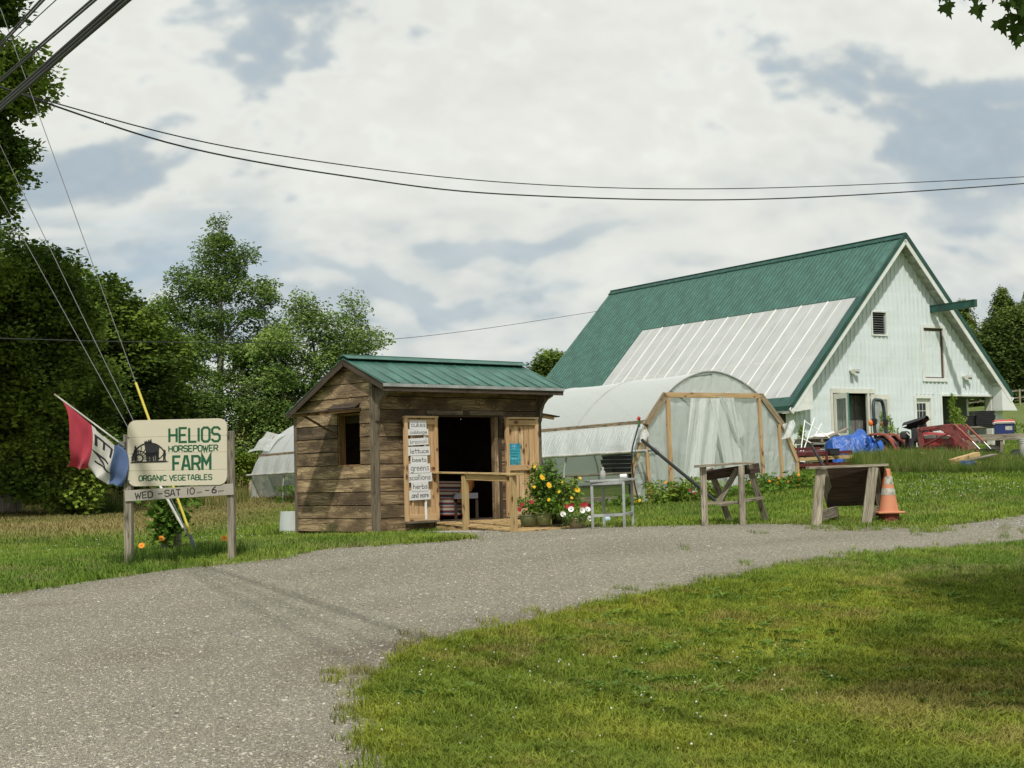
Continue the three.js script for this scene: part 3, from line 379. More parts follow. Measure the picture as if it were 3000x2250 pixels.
  const oc = thing('cloth', 'orange cloth hanging off the end of the striped display table', 'cloth', toShed(2.48, 0.35, -0.62), shedTurn);
  part(oc, 'fold', sheet((u, v) => [mix(0.04, 0.30, u) - v * 0.22 * (1 - u), 0.58 - v * 0.5 * (1 - u * 0.6), 0.03 * Math.sin(u * 11)], 12, 8), mat([.50, .20, .05], { roughness: 0.95 }));
  const st = thing('stool', 'low stool with a white cloth just inside the stand doorway', 'stool', toShed(2.45, 0.15, -0.5), shedTurn);
  part(st, 'seat', box(0.4, 0.10, 0.30, 0, 0.42, -0.05), mat([.22, .22, .24], { map: mottle })); for (const [x, z] of [[-.15, .12], [.15, .12], [-.15, -.12], [.15, -.12]]) part(st, 'leg', box(0.04, 0.35, 0.04, x, 0.175, z), M.shedIn);
}
function toShed(x, y, z) { const c = Math.cos(shedTurn), s = Math.sin(shedTurn); return [shedPos[0] + c * x + s * z, shedPos[1] + y, shedPos[2] - s * x + c * z]; }

// ---------- writing ----------
const GL = { c: [.46, 'M.4 .58C.3 .48 .05 .5 .05 .76C.05 1.02 .3 1.04 .42 .92'], u: [.48, 'M.05 .52L.06 .85C.08 1.03 .3 1.03 .38 .85M.39 .52L.41 1'], k: [.46, 'M.07 .15L.08 1M.36 .5L.1 .76L.4 1'], e: [.48, 'M.06 .75L.4 .72C.4 .45 .06 .45 .06 .76C.06 1.04 .3 1.03 .42 .92'], s: [.44, 'M.36 .56C.28 .48 .08 .5 .1 .64C.12 .76 .36 .74 .36 .88C.36 1.02 .1 1.02 .05 .94'], a: [.48, 'M.38 .6C.3 .46 .05 .5 .05 .76C.05 1.05 .33 1.02 .38 .8M.39 .52L.41 1'], b: [.48, 'M.07 .15L.07 1M.08 .72C.14 .45 .42 .48 .42 .76C.42 1.04 .14 1.04 .08 .85'], g: [.48, 'M.38 .6C.3 .46 .05 .5 .05 .74C.05 1 .33 .98 .38 .78M.39 .52L.4 1.15C.38 1.35 .12 1.33 .08 1.2'], r: [.38, 'M.07 .52L.08 1M.08 .7C.12 .55 .25 .48 .36 .56'], o: [.47, 'M.23 .5C0 .5 0 1.02 .23 1.02C.46 1.02 .46 .5 .23 .5'], l: [.22, 'M.1 .15L.11 1'], t: [.38, 'M.18 .2L.19 .9C.2 1.02 .3 1 .34 .95M.02 .5L.36 .48'], n: [.48, 'M.07 .52L.08 1M.08 .72C.14 .48 .38 .45 .39 .72L.4 1'], h: [.48, 'M.07 .15L.08 1M.08 .74C.14 .48 .38 .45 .39 .72L.4 1'], d: [.48, 'M.38 .62C.3 .46 .05 .5 .05 .76C.05 1.05 .33 1.02 .38 .82M.39 .15L.41 1'], m: [.64, 'M.06 .52L.07 1M.07 .7C.1 .48 .3 .46 .3 .7L.31 1M.31 .7C.34 .48 .54 .46 .55 .7L.56 1'], i: [.2, 'M.08 .52L.09 1M.08 .34L.085 .37'], '.': [.14, 'M.05 .97L.06 1'], p: [.48, 'M.07 .52L.08 1.3M.08 .72C.14 .45 .42 .48 .42 .76C.42 1.04 .14 1.04 .08 .85'],
  H: [.66, 'M.08 0V1M.55 0V1M.08 .5H.55'], E: [.62, 'M.55 0H.08V1H.55M.08 .5H.48'], L: [.60, 'M.08 0V1H.55'], I: [.22, 'M.09 0V1'], O: [.66, 'M.2 0H.45L.57 .15V.85L.45 1H.2L.08 .85V.15Z'], S: [.64, 'M.56 .2V.13L.45 0H.2L.08 .13V.37L.2 .48H.44L.56 .6V.86L.44 1H.2L.08 .87V.8'], R: [.66, 'M.08 1V0H.44L.56 .12V.42L.44 .53H.08M.36 .53L.57 1'], P: [.64, 'M.08 1V0H.44L.56 .12V.42L.44 .53H.08'], W: [.78, 'M.04 0L.2 1L.36 .3L.52 1L.7 0'], F: [.60, 'M.08 1V0H.55M.08 .48H.46'], A: [.66, 'M.06 1L.25 0H.38L.57 1M.14 .66H.49'], M: [.70, 'M.08 1V0L.34 .55L.60 0V1'], G: [.66, 'M.56 .2L.45 0H.2L.08 .14V.86L.2 1H.45L.56 .86V.55H.36'], N: [.66, 'M.08 1V0L.56 1V0'], C: [.64, 'M.56 .2V.14L.44 0H.2L.08 .14V.86L.2 1H.44L.56 .86V.8'], V: [.62, 'M.05 0L.31 1L.57 0'], T: [.60, 'M.04 0H.58M.31 0V1'], B: [.66, 'M.08 0V1H.44L.56 .9V.6L.46 .49H.08M.46 .49L.54 .4V.12L.44 0H.08'], D: [.66, 'M.08 0V1H.4L.56 .82V.18L.4 0Z'], 1: [.3, 'M.15 .02L.12 1'], 0: [.66, 'M.3 .02C.0 .05 .0 1 .28 1C.62 1 .62 .05 .3 .02'], 6: [.6, 'M.5 .02L.18 .42L.1 .7V.86L.2 1H.4L.52 .88V.64L.42 .53H.2L.1 .62'], '-': [.6, 'M.05 .5H.55'], ' ': [.34, ''] };
function write(ctx, text, x, y, h, w, color, thick, slant = 0, jitter = 0) { // block of width w, height h
  let tot = 0; for (const ch of text) tot += GL[ch][0]; const sx = w / (tot - 0.08); ctx.strokeStyle = color; ctx.lineJoin = 'miter'; ctx.lineCap = jitter ? 'round' : 'butt';
  let cx = 0; for (const ch of text) { const [gw, d] = GL[ch]; if (d) { const p = new Path2D(); p.addPath(new Path2D(d), new DOMMatrix([sx, slant * sx * 0.2, 0, h, x + cx * sx, y + (rnd() - 0.5) * jitter * h])); ctx.lineWidth = thick; ctx.stroke(p); } cx += gw; }
}
function canvas(w, h, draw) { const c = document.createElement('canvas'); c.width = w; c.height = h; const x = c.getContext('2d'); draw(x, w, h); const t = new THREE.CanvasTexture(c); t.colorSpace = THREE.SRGBColorSpace; t.magFilter = THREE.LinearFilter; return t; }
function printed(g, x0, y0, x1, y1) { const p = g.attributes.position, uv = new Float32Array(p.count * 2); for (let i = 0; i < p.count; i++) { uv[i * 2] = (p.getX(i) - x0) / (x1 - x0); uv[i * 2 + 1] = (p.getY(i) - y0) / (y1 - y0); } g.setAttribute('uv', new THREE.BufferAttribute(uv, 2)); return g; }

// vegetable list: nine hand-lettered white boards on two stakes, leaning on the open door
reseed(431);
{
  const t = thing('vegetable_list', 'nine white hand-lettered vegetable placards on two stakes against the open door', 'sign', toShed(0, 0, 0.165), shedTurn);
  const rows = [['cukes', .645, 1.756, 1.008, 1.904], ['cabbage', .604, 1.652, 1.043, 1.755], ['broccoli', .608, 1.482, 1.049, 1.60], ['lettuce', .594, 1.303, 1.072, 1.454], ['beets', .652, 1.153, 1.015, 1.303], ['greens', .606, 1.002, 1.068, 1.158], ['scallions', .563, .845, 1.11, 1.004], ['herbs', .653, .691, 1.022, .85], ['..and more', .585, .539, 1.071, .705]];
  part(t, 'stake', box(0.045, 1.65, 0.02, 0.985, 1.02, -0.025), M.white); part(t, 'stake', box(0.045, 1.5, 0.02, 0.70, 0.98, -0.026), M.pine[0]);
  rows.forEach(([txt, a, b, c, d], i) => {
    const w = c - a, h = d - b, tx = canvas(512, Math.round(512 * h / w), (x, W, H) => { x.fillStyle = '#e9e9ea'; x.fillRect(0, 0, W, H); const asc = /[kbltd]/.test(txt), gh = H * (asc ? 0.62 : 0.8), m = txt === '..and more' ? 0.1 : 0.07; write(x, txt, W * m, H * (asc ? 0.13 : -0.05), gh, W * (1 - 2 * m), '#23232b', Math.max(9, H * 0.065), 0, 0.05); });
    const g = printed(metric(new THREE.BoxGeometry(w, h, 0.012)), -w / 2, -h / 2, w / 2, h / 2), m = part(t, 'placard', g, mat([.80, .80, .80], { map: tx, roughness: 0.6 })); m.position.set((a + c) / 2, (b + d) / 2, 0.006 * (i % 2)); m.rotation.z = [0, .02, .05, .02, -.01, .02, .03, .01, .02][i];
  });
}
// poster on the other door
{
  const tx = canvas(384, 512, (x, W, H) => { x.fillStyle = '#1d8fae'; x.fillRect(0, 0, W, H); x.fillStyle = '#3aa6bd'; x.fillRect(0, H * 0.24, W, H * 0.50); x.fillStyle = '#2b6d58'; for (let i = 0; i < 60; i++) x.fillRect(rnd() * W, H * 0.74 + rnd() * H * 0.24, 40, 6); x.fillStyle = '#9ccfd8'; for (let i = 0; i < 40; i++) x.fillRect(rnd() * W, H * 0.76 + rnd() * H * 0.22, 24, 5); x.textAlign = 'center'; x.fillStyle = '#d8f0f4'; x.font = 'bold 24px sans-serif'; x.fillText('accepting', W / 2, 40); x.fillText('orders for the', W / 2, 76); x.fillText('season', W / 2, 112); x.fillStyle = '#10242c'; x.font = 'bold 52px sans-serif'; x.fillText('Maine Senior', W / 2, 190, W * 0.92); x.fillText('FarmShare', W / 2, 252, W * 0.92); x.fillText('Program', W / 2, 314, W * 0.92); x.fillStyle = '#e6f4f6'; x.font = '26px sans-serif'; x.fillText('sign up here', W / 2, 358); });
  const t = thing('poster', 'blue paper poster pinned on the plank door beside the ramp', 'poster', toShed(3.09, 1.30, 0.125), shedTurn - 0.05);
  part(t, 'sheet', printed(metric(new THREE.BoxGeometry(0.30, 0.40, 0.004)), -0.15, -0.2, 0.15, 0.2), mat([.85, .85, .85], { map: tx, roughness: 0.5 }));
}
// ramp with handrail
reseed(441);
{
  const t = thing('entry_ramp', 'pale timber ramp with a handrail at the farm stand doorway', 'ramp', toShed(0, 0, 0), shedTurn), f = (z) => mix(0.135, 0.0, (z - 0.05) / 2.2), deck = sub(t, 'deck');
  for (let i = 0; i < 16; i++) { const z = 0.08 + (i + 0.5) * 0.138; part(deck, 'plank', box(1.66 + rr(-0.02, 0.02), 0.035, 0.132, 2.06, f(z), z), M.treated[i % 3]).rotation.x = 0; }
  for (const x of [1.27, 2.05, 2.84]) part(t, 'joist', span([x, f(0.08) - 0.08, 0.06], [x, f(2.1) - 0.04, 2.1], 0.1, 0.04), M.treated[1]);
  const posts = [0.93, 2.14]; for (const z of posts) part(t, 'post', box(0.09, 1.0, 0.09, 1.21, 0.46 - 0.02 * z, z, 0.006), M.treated[1]);
  part(t, 'rail', span([1.21, 1.005, 0.06], [1.21, 0.935, 2.34], 0.03, 0.14), M.treated[2]);
  part(t, 'rail', span([1.21, 0.915, 0.93], [1.21, 0.86, 2.14], 0.10, 0.04), M.treated[0]);
}
// ---------- farm sign ----------
reseed(501);
const signTurn = -0.14; // board turns a little away
{
  const K = 0.001876, bx = -4.47, by = 0.58, bz = -20.38, t = thing('farm_sign', 'cream farm sign with green lettering on two weathered wooden posts', 'sign', [bx, by, bz], signTurn);
  // local metres: x from the middle of the board (zoom pixel 968), y up from the post foot of pixel 1440
  const X = (p) => (p - 968) * K, Y = (p) => (1440 - p) * K;
  part(t, 'post', box(0.105, Y(520) - Y(1500), 0.10, X(595), (Y(520) + Y(1500)) / 2, -0.075, 0.006), M.grey[1]);
  part(t, 'post', box(0.09, Y(518) - Y(1470), 0.09, X(1352), (Y(518) + Y(1470)) / 2, -0.075, 0.006), M.grey[1]);
  const x0 = X(603), x1 = X(1335), y0 = Y(893), y1 = Y(424), r = 0.115, W = 2048, H = Math.round(2048 * (y1 - y0) / (x1 - x0));
  const PX = (p) => (X(p) - x0) / (x1 - x0) * W, PY = (p) => (1 - (Y(p) - y0) / (y1 - y0)) * H, S = W / (x1 - x0) * K;
  const tx = canvas(W, H, (c) => {
    c.fillStyle = '#d8d2be'; c.fillRect(0, 0, W, H);
    for (let i = 0; i < 5000; i++) { c.fillStyle = `rgba(${rnd() < .5 ? '120,105,80' : '235,228,208'},${rnd() * 0.05})`; c.fillRect(rnd() * W, rnd() * H, 10 + rnd() * 120, 1 + rnd() * 3); }
    const G = '#0a5a36';
    write(c, 'HELIOS', PX(905), PY(488), S * 98, S * 378, G, S * 17); write(c, 'HORSEPOWER', PX(905), PY(613), S * 40, S * 364, G, S * 9.5); write(c, 'FARM', PX(934), PY(688), S * 98, S * 282, G, S * 18.5); write(c, 'ORGANIC VEGETABLES', PX(684), PY(819), S * 36, S * 540, G, S * 8);
  });
  const bm = mat([.80, .79, .77], { map: tx, roughness: 0.7, bumpMap: grainBump, bumpScale: 0.001 }), board = sub(t, 'board'), z = Y;
  const cuts = [y0, z(783), z(662), z(545), y1], arc = (cx, cy, a0) => { const o = []; for (let i = 0; i <= 6; i++) { const a = a0 + i / 6 * Math.PI / 2; o.push([cx + Math.cos(a) * r, cy + Math.sin(a) * r]); } return o; };
  for (let i = 0; i < 4; i++) {
    const a = cuts[i] + 0.0012, b = cuts[i + 1] - 0.0012; let pts;
    if (i === 0) pts = [...arc(x0 + r, a + r, Math.PI), ...arc(x1 - r, a + r, 1.5 * Math.PI), [x1, b], [x0, b]]; else if (i === 3) pts = [[x0, a], [x1, a], ...arc(x1 - r, b - r, 0), ...arc(x0 + r, b - r, Math.PI / 2)]; else pts = rect(x0, a, x1, b);
    const m = part(board, 'plank', printed(prism(pts, 0.035, 0.0015).translate(0, 0, -0.022), x0, y0, x1, y1), bm); m.position.z = [0, .002, 0, -.001][i];
  }
  board.rotation.z = -0.006;
  for (const [px, py] of [[615, 545], [615, 850], [1345, 545], [1345, 850]]) part(t, 'bolt', rod([X(px), Y(py), 0.0], [X(px), Y(py), 0.022], 0.011), M.galv);
  // hours board
  const hw = X(1381) - X(583), hh = 0.145, ht = canvas(1400, Math.round(1400 * hh / hw), (c, w, h) => { c.fillStyle = '#b9b4a8'; c.fillRect(0, 0, w, h); for (let i = 0; i < 3000; i++) { c.fillStyle = `rgba(${rnd() < .6 ? '70,65,58' : '225,222,214'},${rnd() * 0.10})`; c.fillRect(rnd() * w, rnd() * h, 20 + rnd() * 160, 1 + rnd() * 2.5); } const k = '#3b3836', u = w / 798; write(c, 'WED', 73 * u, h * .26, h * .54, 132 * u, k, 9 * u, -.3); write(c, '-', 240 * u, h * .25, h * .5, 36 * u, k, 8 * u); write(c, 'SAT', 292 * u, h * .22, h * .56, 116 * u, k, 9 * u); write(c, '10', 455 * u, h * .14, h * .58, 62 * u, k, 8 * u); write(c, 'am', 530 * u, h * .38, h * .3, 38 * u, k, 3.2 * u); write(c, '-', 588 * u, h * .22, h * .5, 32 * u, k, 8 * u); write(c, '6', 636 * u, h * .14, h * .58, 36 * u, k, 10 * u); write(c, 'pm', 688 * u, h * .36, h * .32, 38 * u, k, 3.2 * u); });
  const hb = part(t, 'hours_board', printed(metric(new RoundedBoxGeometry(hw, hh, 0.02, 1, 0.003)), -hw / 2, -hh / 2, hw / 2, hh / 2), mat([.78, .78, .78], { map: ht, roughness: 0.85, bumpMap: grainBump, bumpScale: 0.002 })); hb.position.set((X(1381) + X(583)) / 2, Y(942), -0.01); hb.rotation.z = 0.038;
  // black cut-out emblem: cart wheel arch, team of horses, spruce, plough and ploughman
  const em = [], E = (pts) => em.push(prism(pts.map(([a, b]) => [X(a), Y(b)]), 0.006, 0));
  const ring = (cx, cy, ra, rb, a0, a1, n) => { const o = []; for (let i = 0; i <= n; i++) { const a = mix(a0, a1, i / n); o.push([cx + Math.cos(a) * ra, cy - Math.sin(a) * ra * 0.98]); } for (let i = n; i >= 0; i--) { const a = mix(a0, a1, i / n); o.push([cx + Math.cos(a) * rb, cy - Math.sin(a) * rb * 0.98]); } return o; };
  E([[628, 722], [650, 714], [700, 717], [780, 715], [850, 712], [890, 715], [913, 721], [880, 724], [640, 725]]);
  E(ring(770, 712, 132, 124, 0.35, Math.PI - 0.02, 26)); E(ring(697, 692, 30, 22, 0, 6.283, 20)); E(ring(697, 692, 56, 51, -0.2, 2.9, 16));
  for (const a of [-0.15, 0.2, 0.55, 0.95, 1.35, 1.75, 2.15, 2.6, 3.0, 3.45]) { const L = a > 1.5 ? 62 : 82, c = Math.cos(a), s = -Math.sin(a); E([[697 + c * 26 - s * 2, 692 + s * 26 + c * 2], [697 + c * 26 + s * 2, 692 + s * 26 - c * 2], [697 + c * L + s * 2, 692 + s * L - c * 2], [697 + c * L - s * 2, 692 + s * L + c * 2]]); }
  E([[668, 598], [672, 612], [678, 616], [673, 622], [682, 636], [674, 638], [686, 656], [674, 657], [688, 676], [674, 677], [692, 700], [672, 698], [672, 716], [662, 716], [662, 702], [638, 708], [656, 688], [642, 688], [660, 666], [648, 666], [662, 644], [654, 644], [664, 622], [660, 618]]);
  E([[738, 570], [746, 578], [752, 568], [760, 580], [766, 562], [774, 572], [784, 556], [788, 572], [794, 590], [812, 588], [836, 600], [846, 618], [842, 640], [836, 656], [838, 676], [828, 684], [820, 672], [806, 676], [790, 684], [776, 682], [762, 684], [750, 672], [742, 630], [736, 606], [742, 590], [734, 582]]);
  for (const [a, b, c, d] of [[744, 650, 752, 716], [758, 655, 764, 714], [772, 655, 780, 717], [786, 655, 792, 714], [800, 655, 808, 716], [816, 648, 822, 712], [828, 646, 834, 706]]) E([[a - 2, b], [a + 15, b], [(a + c) / 2 + 10, (b + d) / 2], [c + 8, d], [c - 3, d], [(a + c) / 2 - 2, (b + d) / 2]]);
  E(ring(832, 690, 10, 6, 0, 6.283, 12)); E([[826, 700], [852, 690], [872, 668], [875, 671], [856, 694], [838, 704], [832, 712]]);
  E([[878, 640], [886, 636], [892, 644], [890, 654], [894, 668], [890, 690], [893, 714], [884, 714], [882, 694], [878, 714], [871, 714], [874, 686], [868, 674], [876, 656]]);
  part(t, 'emblem', em.map((g) => g.translate(0, 0, 0.016)), M.black);
}
// flag on a slanted pole, seen from its back
reseed(511);
{
  const K = 0.001876, t = thing('open_flag', 'red, white and blue OPEN flag drooping from a slanted pole on the sign post', 'flag', [-4.47, 0.58, -20.38], signTurn), X = (p) => (p - 968) * K, Y = (p) => (1440 - p) * K;
  part(t, 'flagpole', rod([X(148), Y(232), 0.34], [X(575), Y(600), 0.0], 0.011, 0.013), M.whitePlastic);
  part(t, 'pole_tip', rod([X(143), Y(228), 0.345], [X(160), Y(243), 0.33], 0.013), M.tan);
  part(t, 'bracket', [box(0.06, 0.09, 0.05, X(572), Y(595), -0.01), rod([X(545), Y(573), 0.03], [X(580), Y(604), 0], 0.022)], M.galv);
  const cols = [[0, [[192, 272], [228, 350], [243, 450], [240, 600], [232, 680], [203, 742]]], [0.36, [[388, 452], [398, 540], [388, 620], [368, 690], [352, 735], [345, 765]]], [0.73, [[532, 596], [524, 660], [508, 730], [490, 790], [478, 830], [466, 866]]], [1, [[548, 594], [602, 640], [622, 720], [616, 790], [600, 840], [560, 884]]]].map(([s, p]) => [s, new THREE.CatmullRomCurve3(p.map(([a, b]) => V(X(a), Y(b), 0)))]);
  const at = (s, v) => { let i = 0; while (i < 2 && s > cols[i + 1][0]) i++; const [a, A] = cols[i], [b, B] = cols[i + 1], f = (s - a) / (b - a), p = A.getPoint(v).lerp(B.getPoint(v), f); p.z = mix(0.31, 0.03, s) * (1 - v * 0.35) + v * 0.06 * Math.sin(s * 19 + v * 3) + 0.03 * v * Math.sin(s * 7 - v * 9) + Math.min(v * 4, 1) * 0.012 * Math.sin(s * 34 + v * 6); p.y += Math.sin(s * 24) * 0.012 * v; return p.toArray(); };
  const tx = canvas(1024, 1024, (c, W, H) => { c.fillStyle = '#bf3c50'; c.fillRect(0, 0, W * 0.36, H); c.fillStyle = '#d8d6cf'; c.fillRect(W * 0.36, 0, W * 0.37, H); c.fillStyle = '#566f9c'; c.fillRect(W * 0.73, 0, W * 0.27, H); c.save(); c.translate(W * 0.40, 0); c.rotate(Math.PI / 2); c.scale(1, -1); let i = 0; for (const ch of 'OPEN') { write(c, ch, H * (-0.50 + i * 0.30), W * 0.015, W * 0.275, H * 0.20, '#26262c', 46); i++; } c.restore(); for (let k = 0; k < 600; k++) { c.fillStyle = `rgba(40,30,30,${rnd() * 0.04})`; c.fillRect(rnd() * W, rnd() * H, 4 + rnd() * 30, 20 + rnd() * 90); } });
  tx.wrapS = tx.wrapT = THREE.ClampToEdgeWrapping;
  const g = sheet((u, v) => at(u, v), 60, 40); { const p = g.attributes.uv; for (let i = 0; i < p.count; i++) p.setY(i, 1 - p.getY(i)); }
  part(t, 'cloth', g, new THREE.MeshPhysicalMaterial({ color: C(.82, .82, .82), map: tx, roughness: 0.9, transmission: 0.2, thickness: 0 }));
}
// guy wires
{
  const A = [-4.44, 0.66, -21.5];
  const guy = (name, label, top, g0, g1, m, r) => { const t = thing(name, label, 'guy wire', [0, 0, 0], 0, undefined), P = (f) => V(...A).lerp(V(...top), f); part(t, 'wire', rod(P(0.01), P(1), 0.006), M.wireLight); if (g0) part(t, 'guard', rod(P(g0), P(g1), r), m); part(t, 'clamp', rod(P(0.004), P(0.03), 0.018), M.galv); };
  guy('guy_wire', 'steel guy wire in a long yellow plastic guard passing behind the farm sign', [-7.99, 9.26, -24], 0.03, 0.285, M.yellow, 0.019);
  guy('guy_wire', 'bare steel guy wire between the two guarded ones behind the farm sign', [-8.17, 7.17, -24.5], 0, 0, null, 0);
  guy('guy_wire', 'steel guy wire in a white plastic guard seen under the farm sign', [-8.34, 6.43, -25], 0.06, 0.235, M.whitePlastic, 0.02);
  const t = thing('guy_anchor', 'steel anchor rod in the grass where three guy wires meet', 'anchor'); part(t, 'rod', rod([-4.36, 0.42, -21.4], A, 0.016), M.galv); part(t, 'thimble', new THREE.TorusGeometry(0.035, 0.012, 6, 14).translate(...A), M.galv);
}
// overhead lines
{
  const ext = (a, b, f0, f1) => [V(...a).lerp(V(...b), -f0), V(...a), V(...b), V(...a).lerp(V(...b), f1)];
  const cable = (label, a, b, r, n, sep) => { const t = thing('overhead_cable', label, 'cable'), pts = ext(a, b, 0.9, 4.2); for (let k = 0; k < n; k++) part(t, 'strand', tube(pts.map((p) => p.clone().add(V(0, k * sep, 0))), r, 30, 6), M.wire); };
  cable('thickest bundle of overhead cables crossing the top corner of the sky', [-6.67, 6.60, -20], [-3.47, 6.11, -14], 0.021, 3, 0.043);
  cable('middle pair of overhead cables above the thick bundle', [-6.66, 6.99, -20], [-3.85, 6.22, -14.3], 0.012, 2, 0.035);
  cable('pair of overhead cables nearest the maple crown', [-6.66, 7.46, -20], [-4.86, 6.78, -16], 0.012, 2, 0.04);
  cable('thin single overhead wire beside the cable pairs', [-6.56, 7.49, -20], [-4.59, 6.61, -15.5], 0.006, 1, 0);
  const line = (label, pts, r) => { const t = thing('service_line', label, 'wire'); part(t, 'wire', tube(pts, r, 60, 6), M.wire); };
  line('lower of the two wires sagging across the whole sky', [[-8.04, 7.93, -23.5], [-7.57, 7.89, -24.5], [-6.13, 8.06, -29], [-3.57, 8.24, -33], [.05, 8.48, -37], [6.94, 9.11, -42], [15.96, 10.29, -47], [19.95, 11, -49]], 0.017);
  line('upper of the two wires sagging across the whole sky', [[-8.04, 7.95, -23.5], [-7.57, 7.92, -24.5], [-4.9, 7.96, -29], [.05, 8.77, -37], [6.44, 9.42, -42], [15.97, 10.5, -47], [19.96, 11.11, -49]], 0.012);
  line('single wire running to the far end of the green barn roof', [[-9.6, 4.39, -28], [-8.89, 5.36, -40], [-5.31, 6.64, -55], [-1.41, 8.03, -66], [4.37, 9.87, -77]], 0.011);
}

// ---------- greenhouse ----------
reseed(601);
{
  const W = 4.66, Ln = 20.9, t = thing('greenhouse', 'long hoop greenhouse of clear plastic with a wooden end frame', 'greenhouse', [2.562, 0.957, -33], 0.5676);
  const prof = new THREE.CatmullRomCurve3([[0, 0], [-.02, .45], [0, .85], [.13, 1.3], [.36, 1.76], [.93, 2.36], [1.55, 2.75], [2.25, 2.90], [2.95, 2.75], [3.65, 2.36], [4.28, 1.76], [4.55, 1.3], [4.68, .9], [4.70, .42]].map(([x, y]) => V(x, y, 0)), false, 'centripetal');
  const PP = prof.getSpacedPoints(120), yAt = (z) => z * 0.0098, pt = (f, z, k = 1) => { const q = clamp(f) * 120, i = Math.min(119, Math.floor(q)), p = PP[i].clone().lerp(PP[i + 1], q - i); return [2.33 + (p.x - 2.33) * k, p.y * k + yAt(z), z]; };
  let fHip = 0; while (PP[Math.round(fHip * 120)].y < 1.74) fHip += 1 / 120;
  // hoops
  for (let i = 0; i <= 8; i++) { const z = -Ln * i / 8, pts = []; for (let k = 0; k <= 24; k++) pts.push(pt(k / 24, z, 1.001)); part(t, 'hoop', tube(pts, 0.024, 60, 7), M.tableGrey); }
  part(t, 'ridge_purlin', rod([2.25, 2.84, 0], [2.25, 2.84 + yAt(-Ln), -Ln], 0.018), M.galv);
  // roof film, drawn tight over the hoops
  const film = (f0, f1, nu, nv, ex = 0) => sheet((u, v) => { const z = mix(0.03, -Ln - 0.03, u), bay = Math.abs(((u * 8) % 1) - 0.5) * 2, sag = (1 - bay * bay) * 0.028; const p = pt(mix(f0, f1, v), z, 1.006 - sag * 0.35 + ex); return p; }, nu, nv, [Ln, 5]);
  part(t, 'roof_film', film(fHip, 1, 160, 60), M.film);
  // side curtain between hip board and roll tube
  part(t, 'side_curtain', sheet((u, v) => { const z = mix(0, -Ln, u), p = pt(mix(fHip + 0.003, fHip - 0.085, v), z, 1.0); return [p[0] - 0.03 - 0.05 * v + 0.018 * Math.sin(u * 150 + v * 3) * v, p[1], z]; }, 220, 6, [30, 1]), M.filmFold);
  const hip = pt(fHip, 0), roll = pt(fHip - 0.088, 0);
  part(t, 'hip_board', span([hip[0] - 0.035, hip[1], 0.12], [hip[0] - 0.035, hip[1] + yAt(-Ln), -Ln], 0.10, 0.035), M.ghGrey);
  part(t, 'roll_tube', rod([roll[0] - 0.09, roll[1], 0.5], [roll[0] - 0.09, roll[1] + yAt(-Ln), -Ln - 0.3], 0.035), M.whitePlastic);
  part(t, 'roll_handle', rod([roll[0] - 0.09, roll[1], 0.02], [roll[0] + 0.5, roll[1] + 0.02, 0.05], 0.02), M.galv);
  part(t, 'base_board', span([-0.03, 0.08, 0], [-0.03, 0.08 + yAt(-Ln), -Ln], 0.22, 0.04), M.grey[1]);
  part(t, 'base_board', span([W + 0.04, 0.40, 0], [W + 0.04, 0.3 + yAt(-Ln), -Ln], 0.22, 0.04), M.grey[1]);
  // wooden end frames
  const end = (z, s) => {
    const e = sub(t, 'end_wall'), y = yAt(z), Z = z + s * 0.02, L = (a, b, h = 0.11, th = 0.05, m = M.gh) => span([a[0], a[1] + y, Z], [b[0], b[1] + y, Z], h, th, [0, 1, 0], 0.003);
    part(e, 'header', L([.86, 2.37], [3.72, 2.37]), M.gh);
    part(e, 'rafter', L([.34, 1.70], [.92, 2.38], 0.16), M.ghGrey); part(e, 'rafter', L([3.66, 2.38], [4.34, 1.66], 0.14), M.ghGrey);
    part(e, 'leg', L([-.02, .84], [.36, 1.62], 0.08), M.gh); part(e, 'leg', L([4.33, 1.64], [4.70, .88], 0.09), M.gh);
    part(e, 'leg', L([-.03, -.05], [-.03, .86], 0.07), M.gh); part(e, 'leg', L([4.70, .35], [4.70, .9], 0.08), M.gh);
    for (const [xa, ya, xb, yb, w] of [[.40, .1, .34, 1.66, .075], [1.0, .15, .97, 2.34, .10], [3.66, .25, 3.60, 2.34, .075], [4.24, .35, 4.18, 1.72, .07]]) part(e, 'stud', L([xa, ya], [xb, yb], w, 0.05), M.gh);
    // plastic over the end wall: fan-shaped sheet with drapes
    const g = sheet((u, v) => { const f = u, p = pt(f, 0, 0.995), b = [mix(0, 4.68, u), mix(0.02, 0.42, u)]; const x = mix(b[0], p[0], v), yy = mix(b[1], Math.max(p[1], b[1]), v), wob = 0.02 * Math.sin(x * 9 + yy * 1.5) + 0.035 * (noise(x * 2.3, yy * 0.8, 77) - 0.5) + 0.02 * Math.sin(x * 23 - yy * 4) * noise(x * 1.5, yy * 1.2, 79); return [x, yy + y, Z - s * (0.03 + Math.abs(wob))]; }, 160, 40, [4.7, 2.8]);
    part(e, 'end_film', g, M.filmEnd);
    return e;
  };
  const e1 = end(0, 1); end(-Ln, -1);
  // slit door flaps of the end film
  const flap = (pts, name = 'door_flap') => part(e1, name, sheet((u, v) => { const a = pts[0], b = pts[1], c = pts[2], d = pts[3], x = mix(mix(a[0], b[0], u), mix(d[0], c[0], u), v), yy = mix(mix(a[1], b[1], u), mix(d[1], c[1], u), v); return [x, yy, 0.11 + 0.03 * Math.sin(u * 14 + v * 2) + 0.05 * v]; }, 30, 20, [1, 2]), M.filmFold);
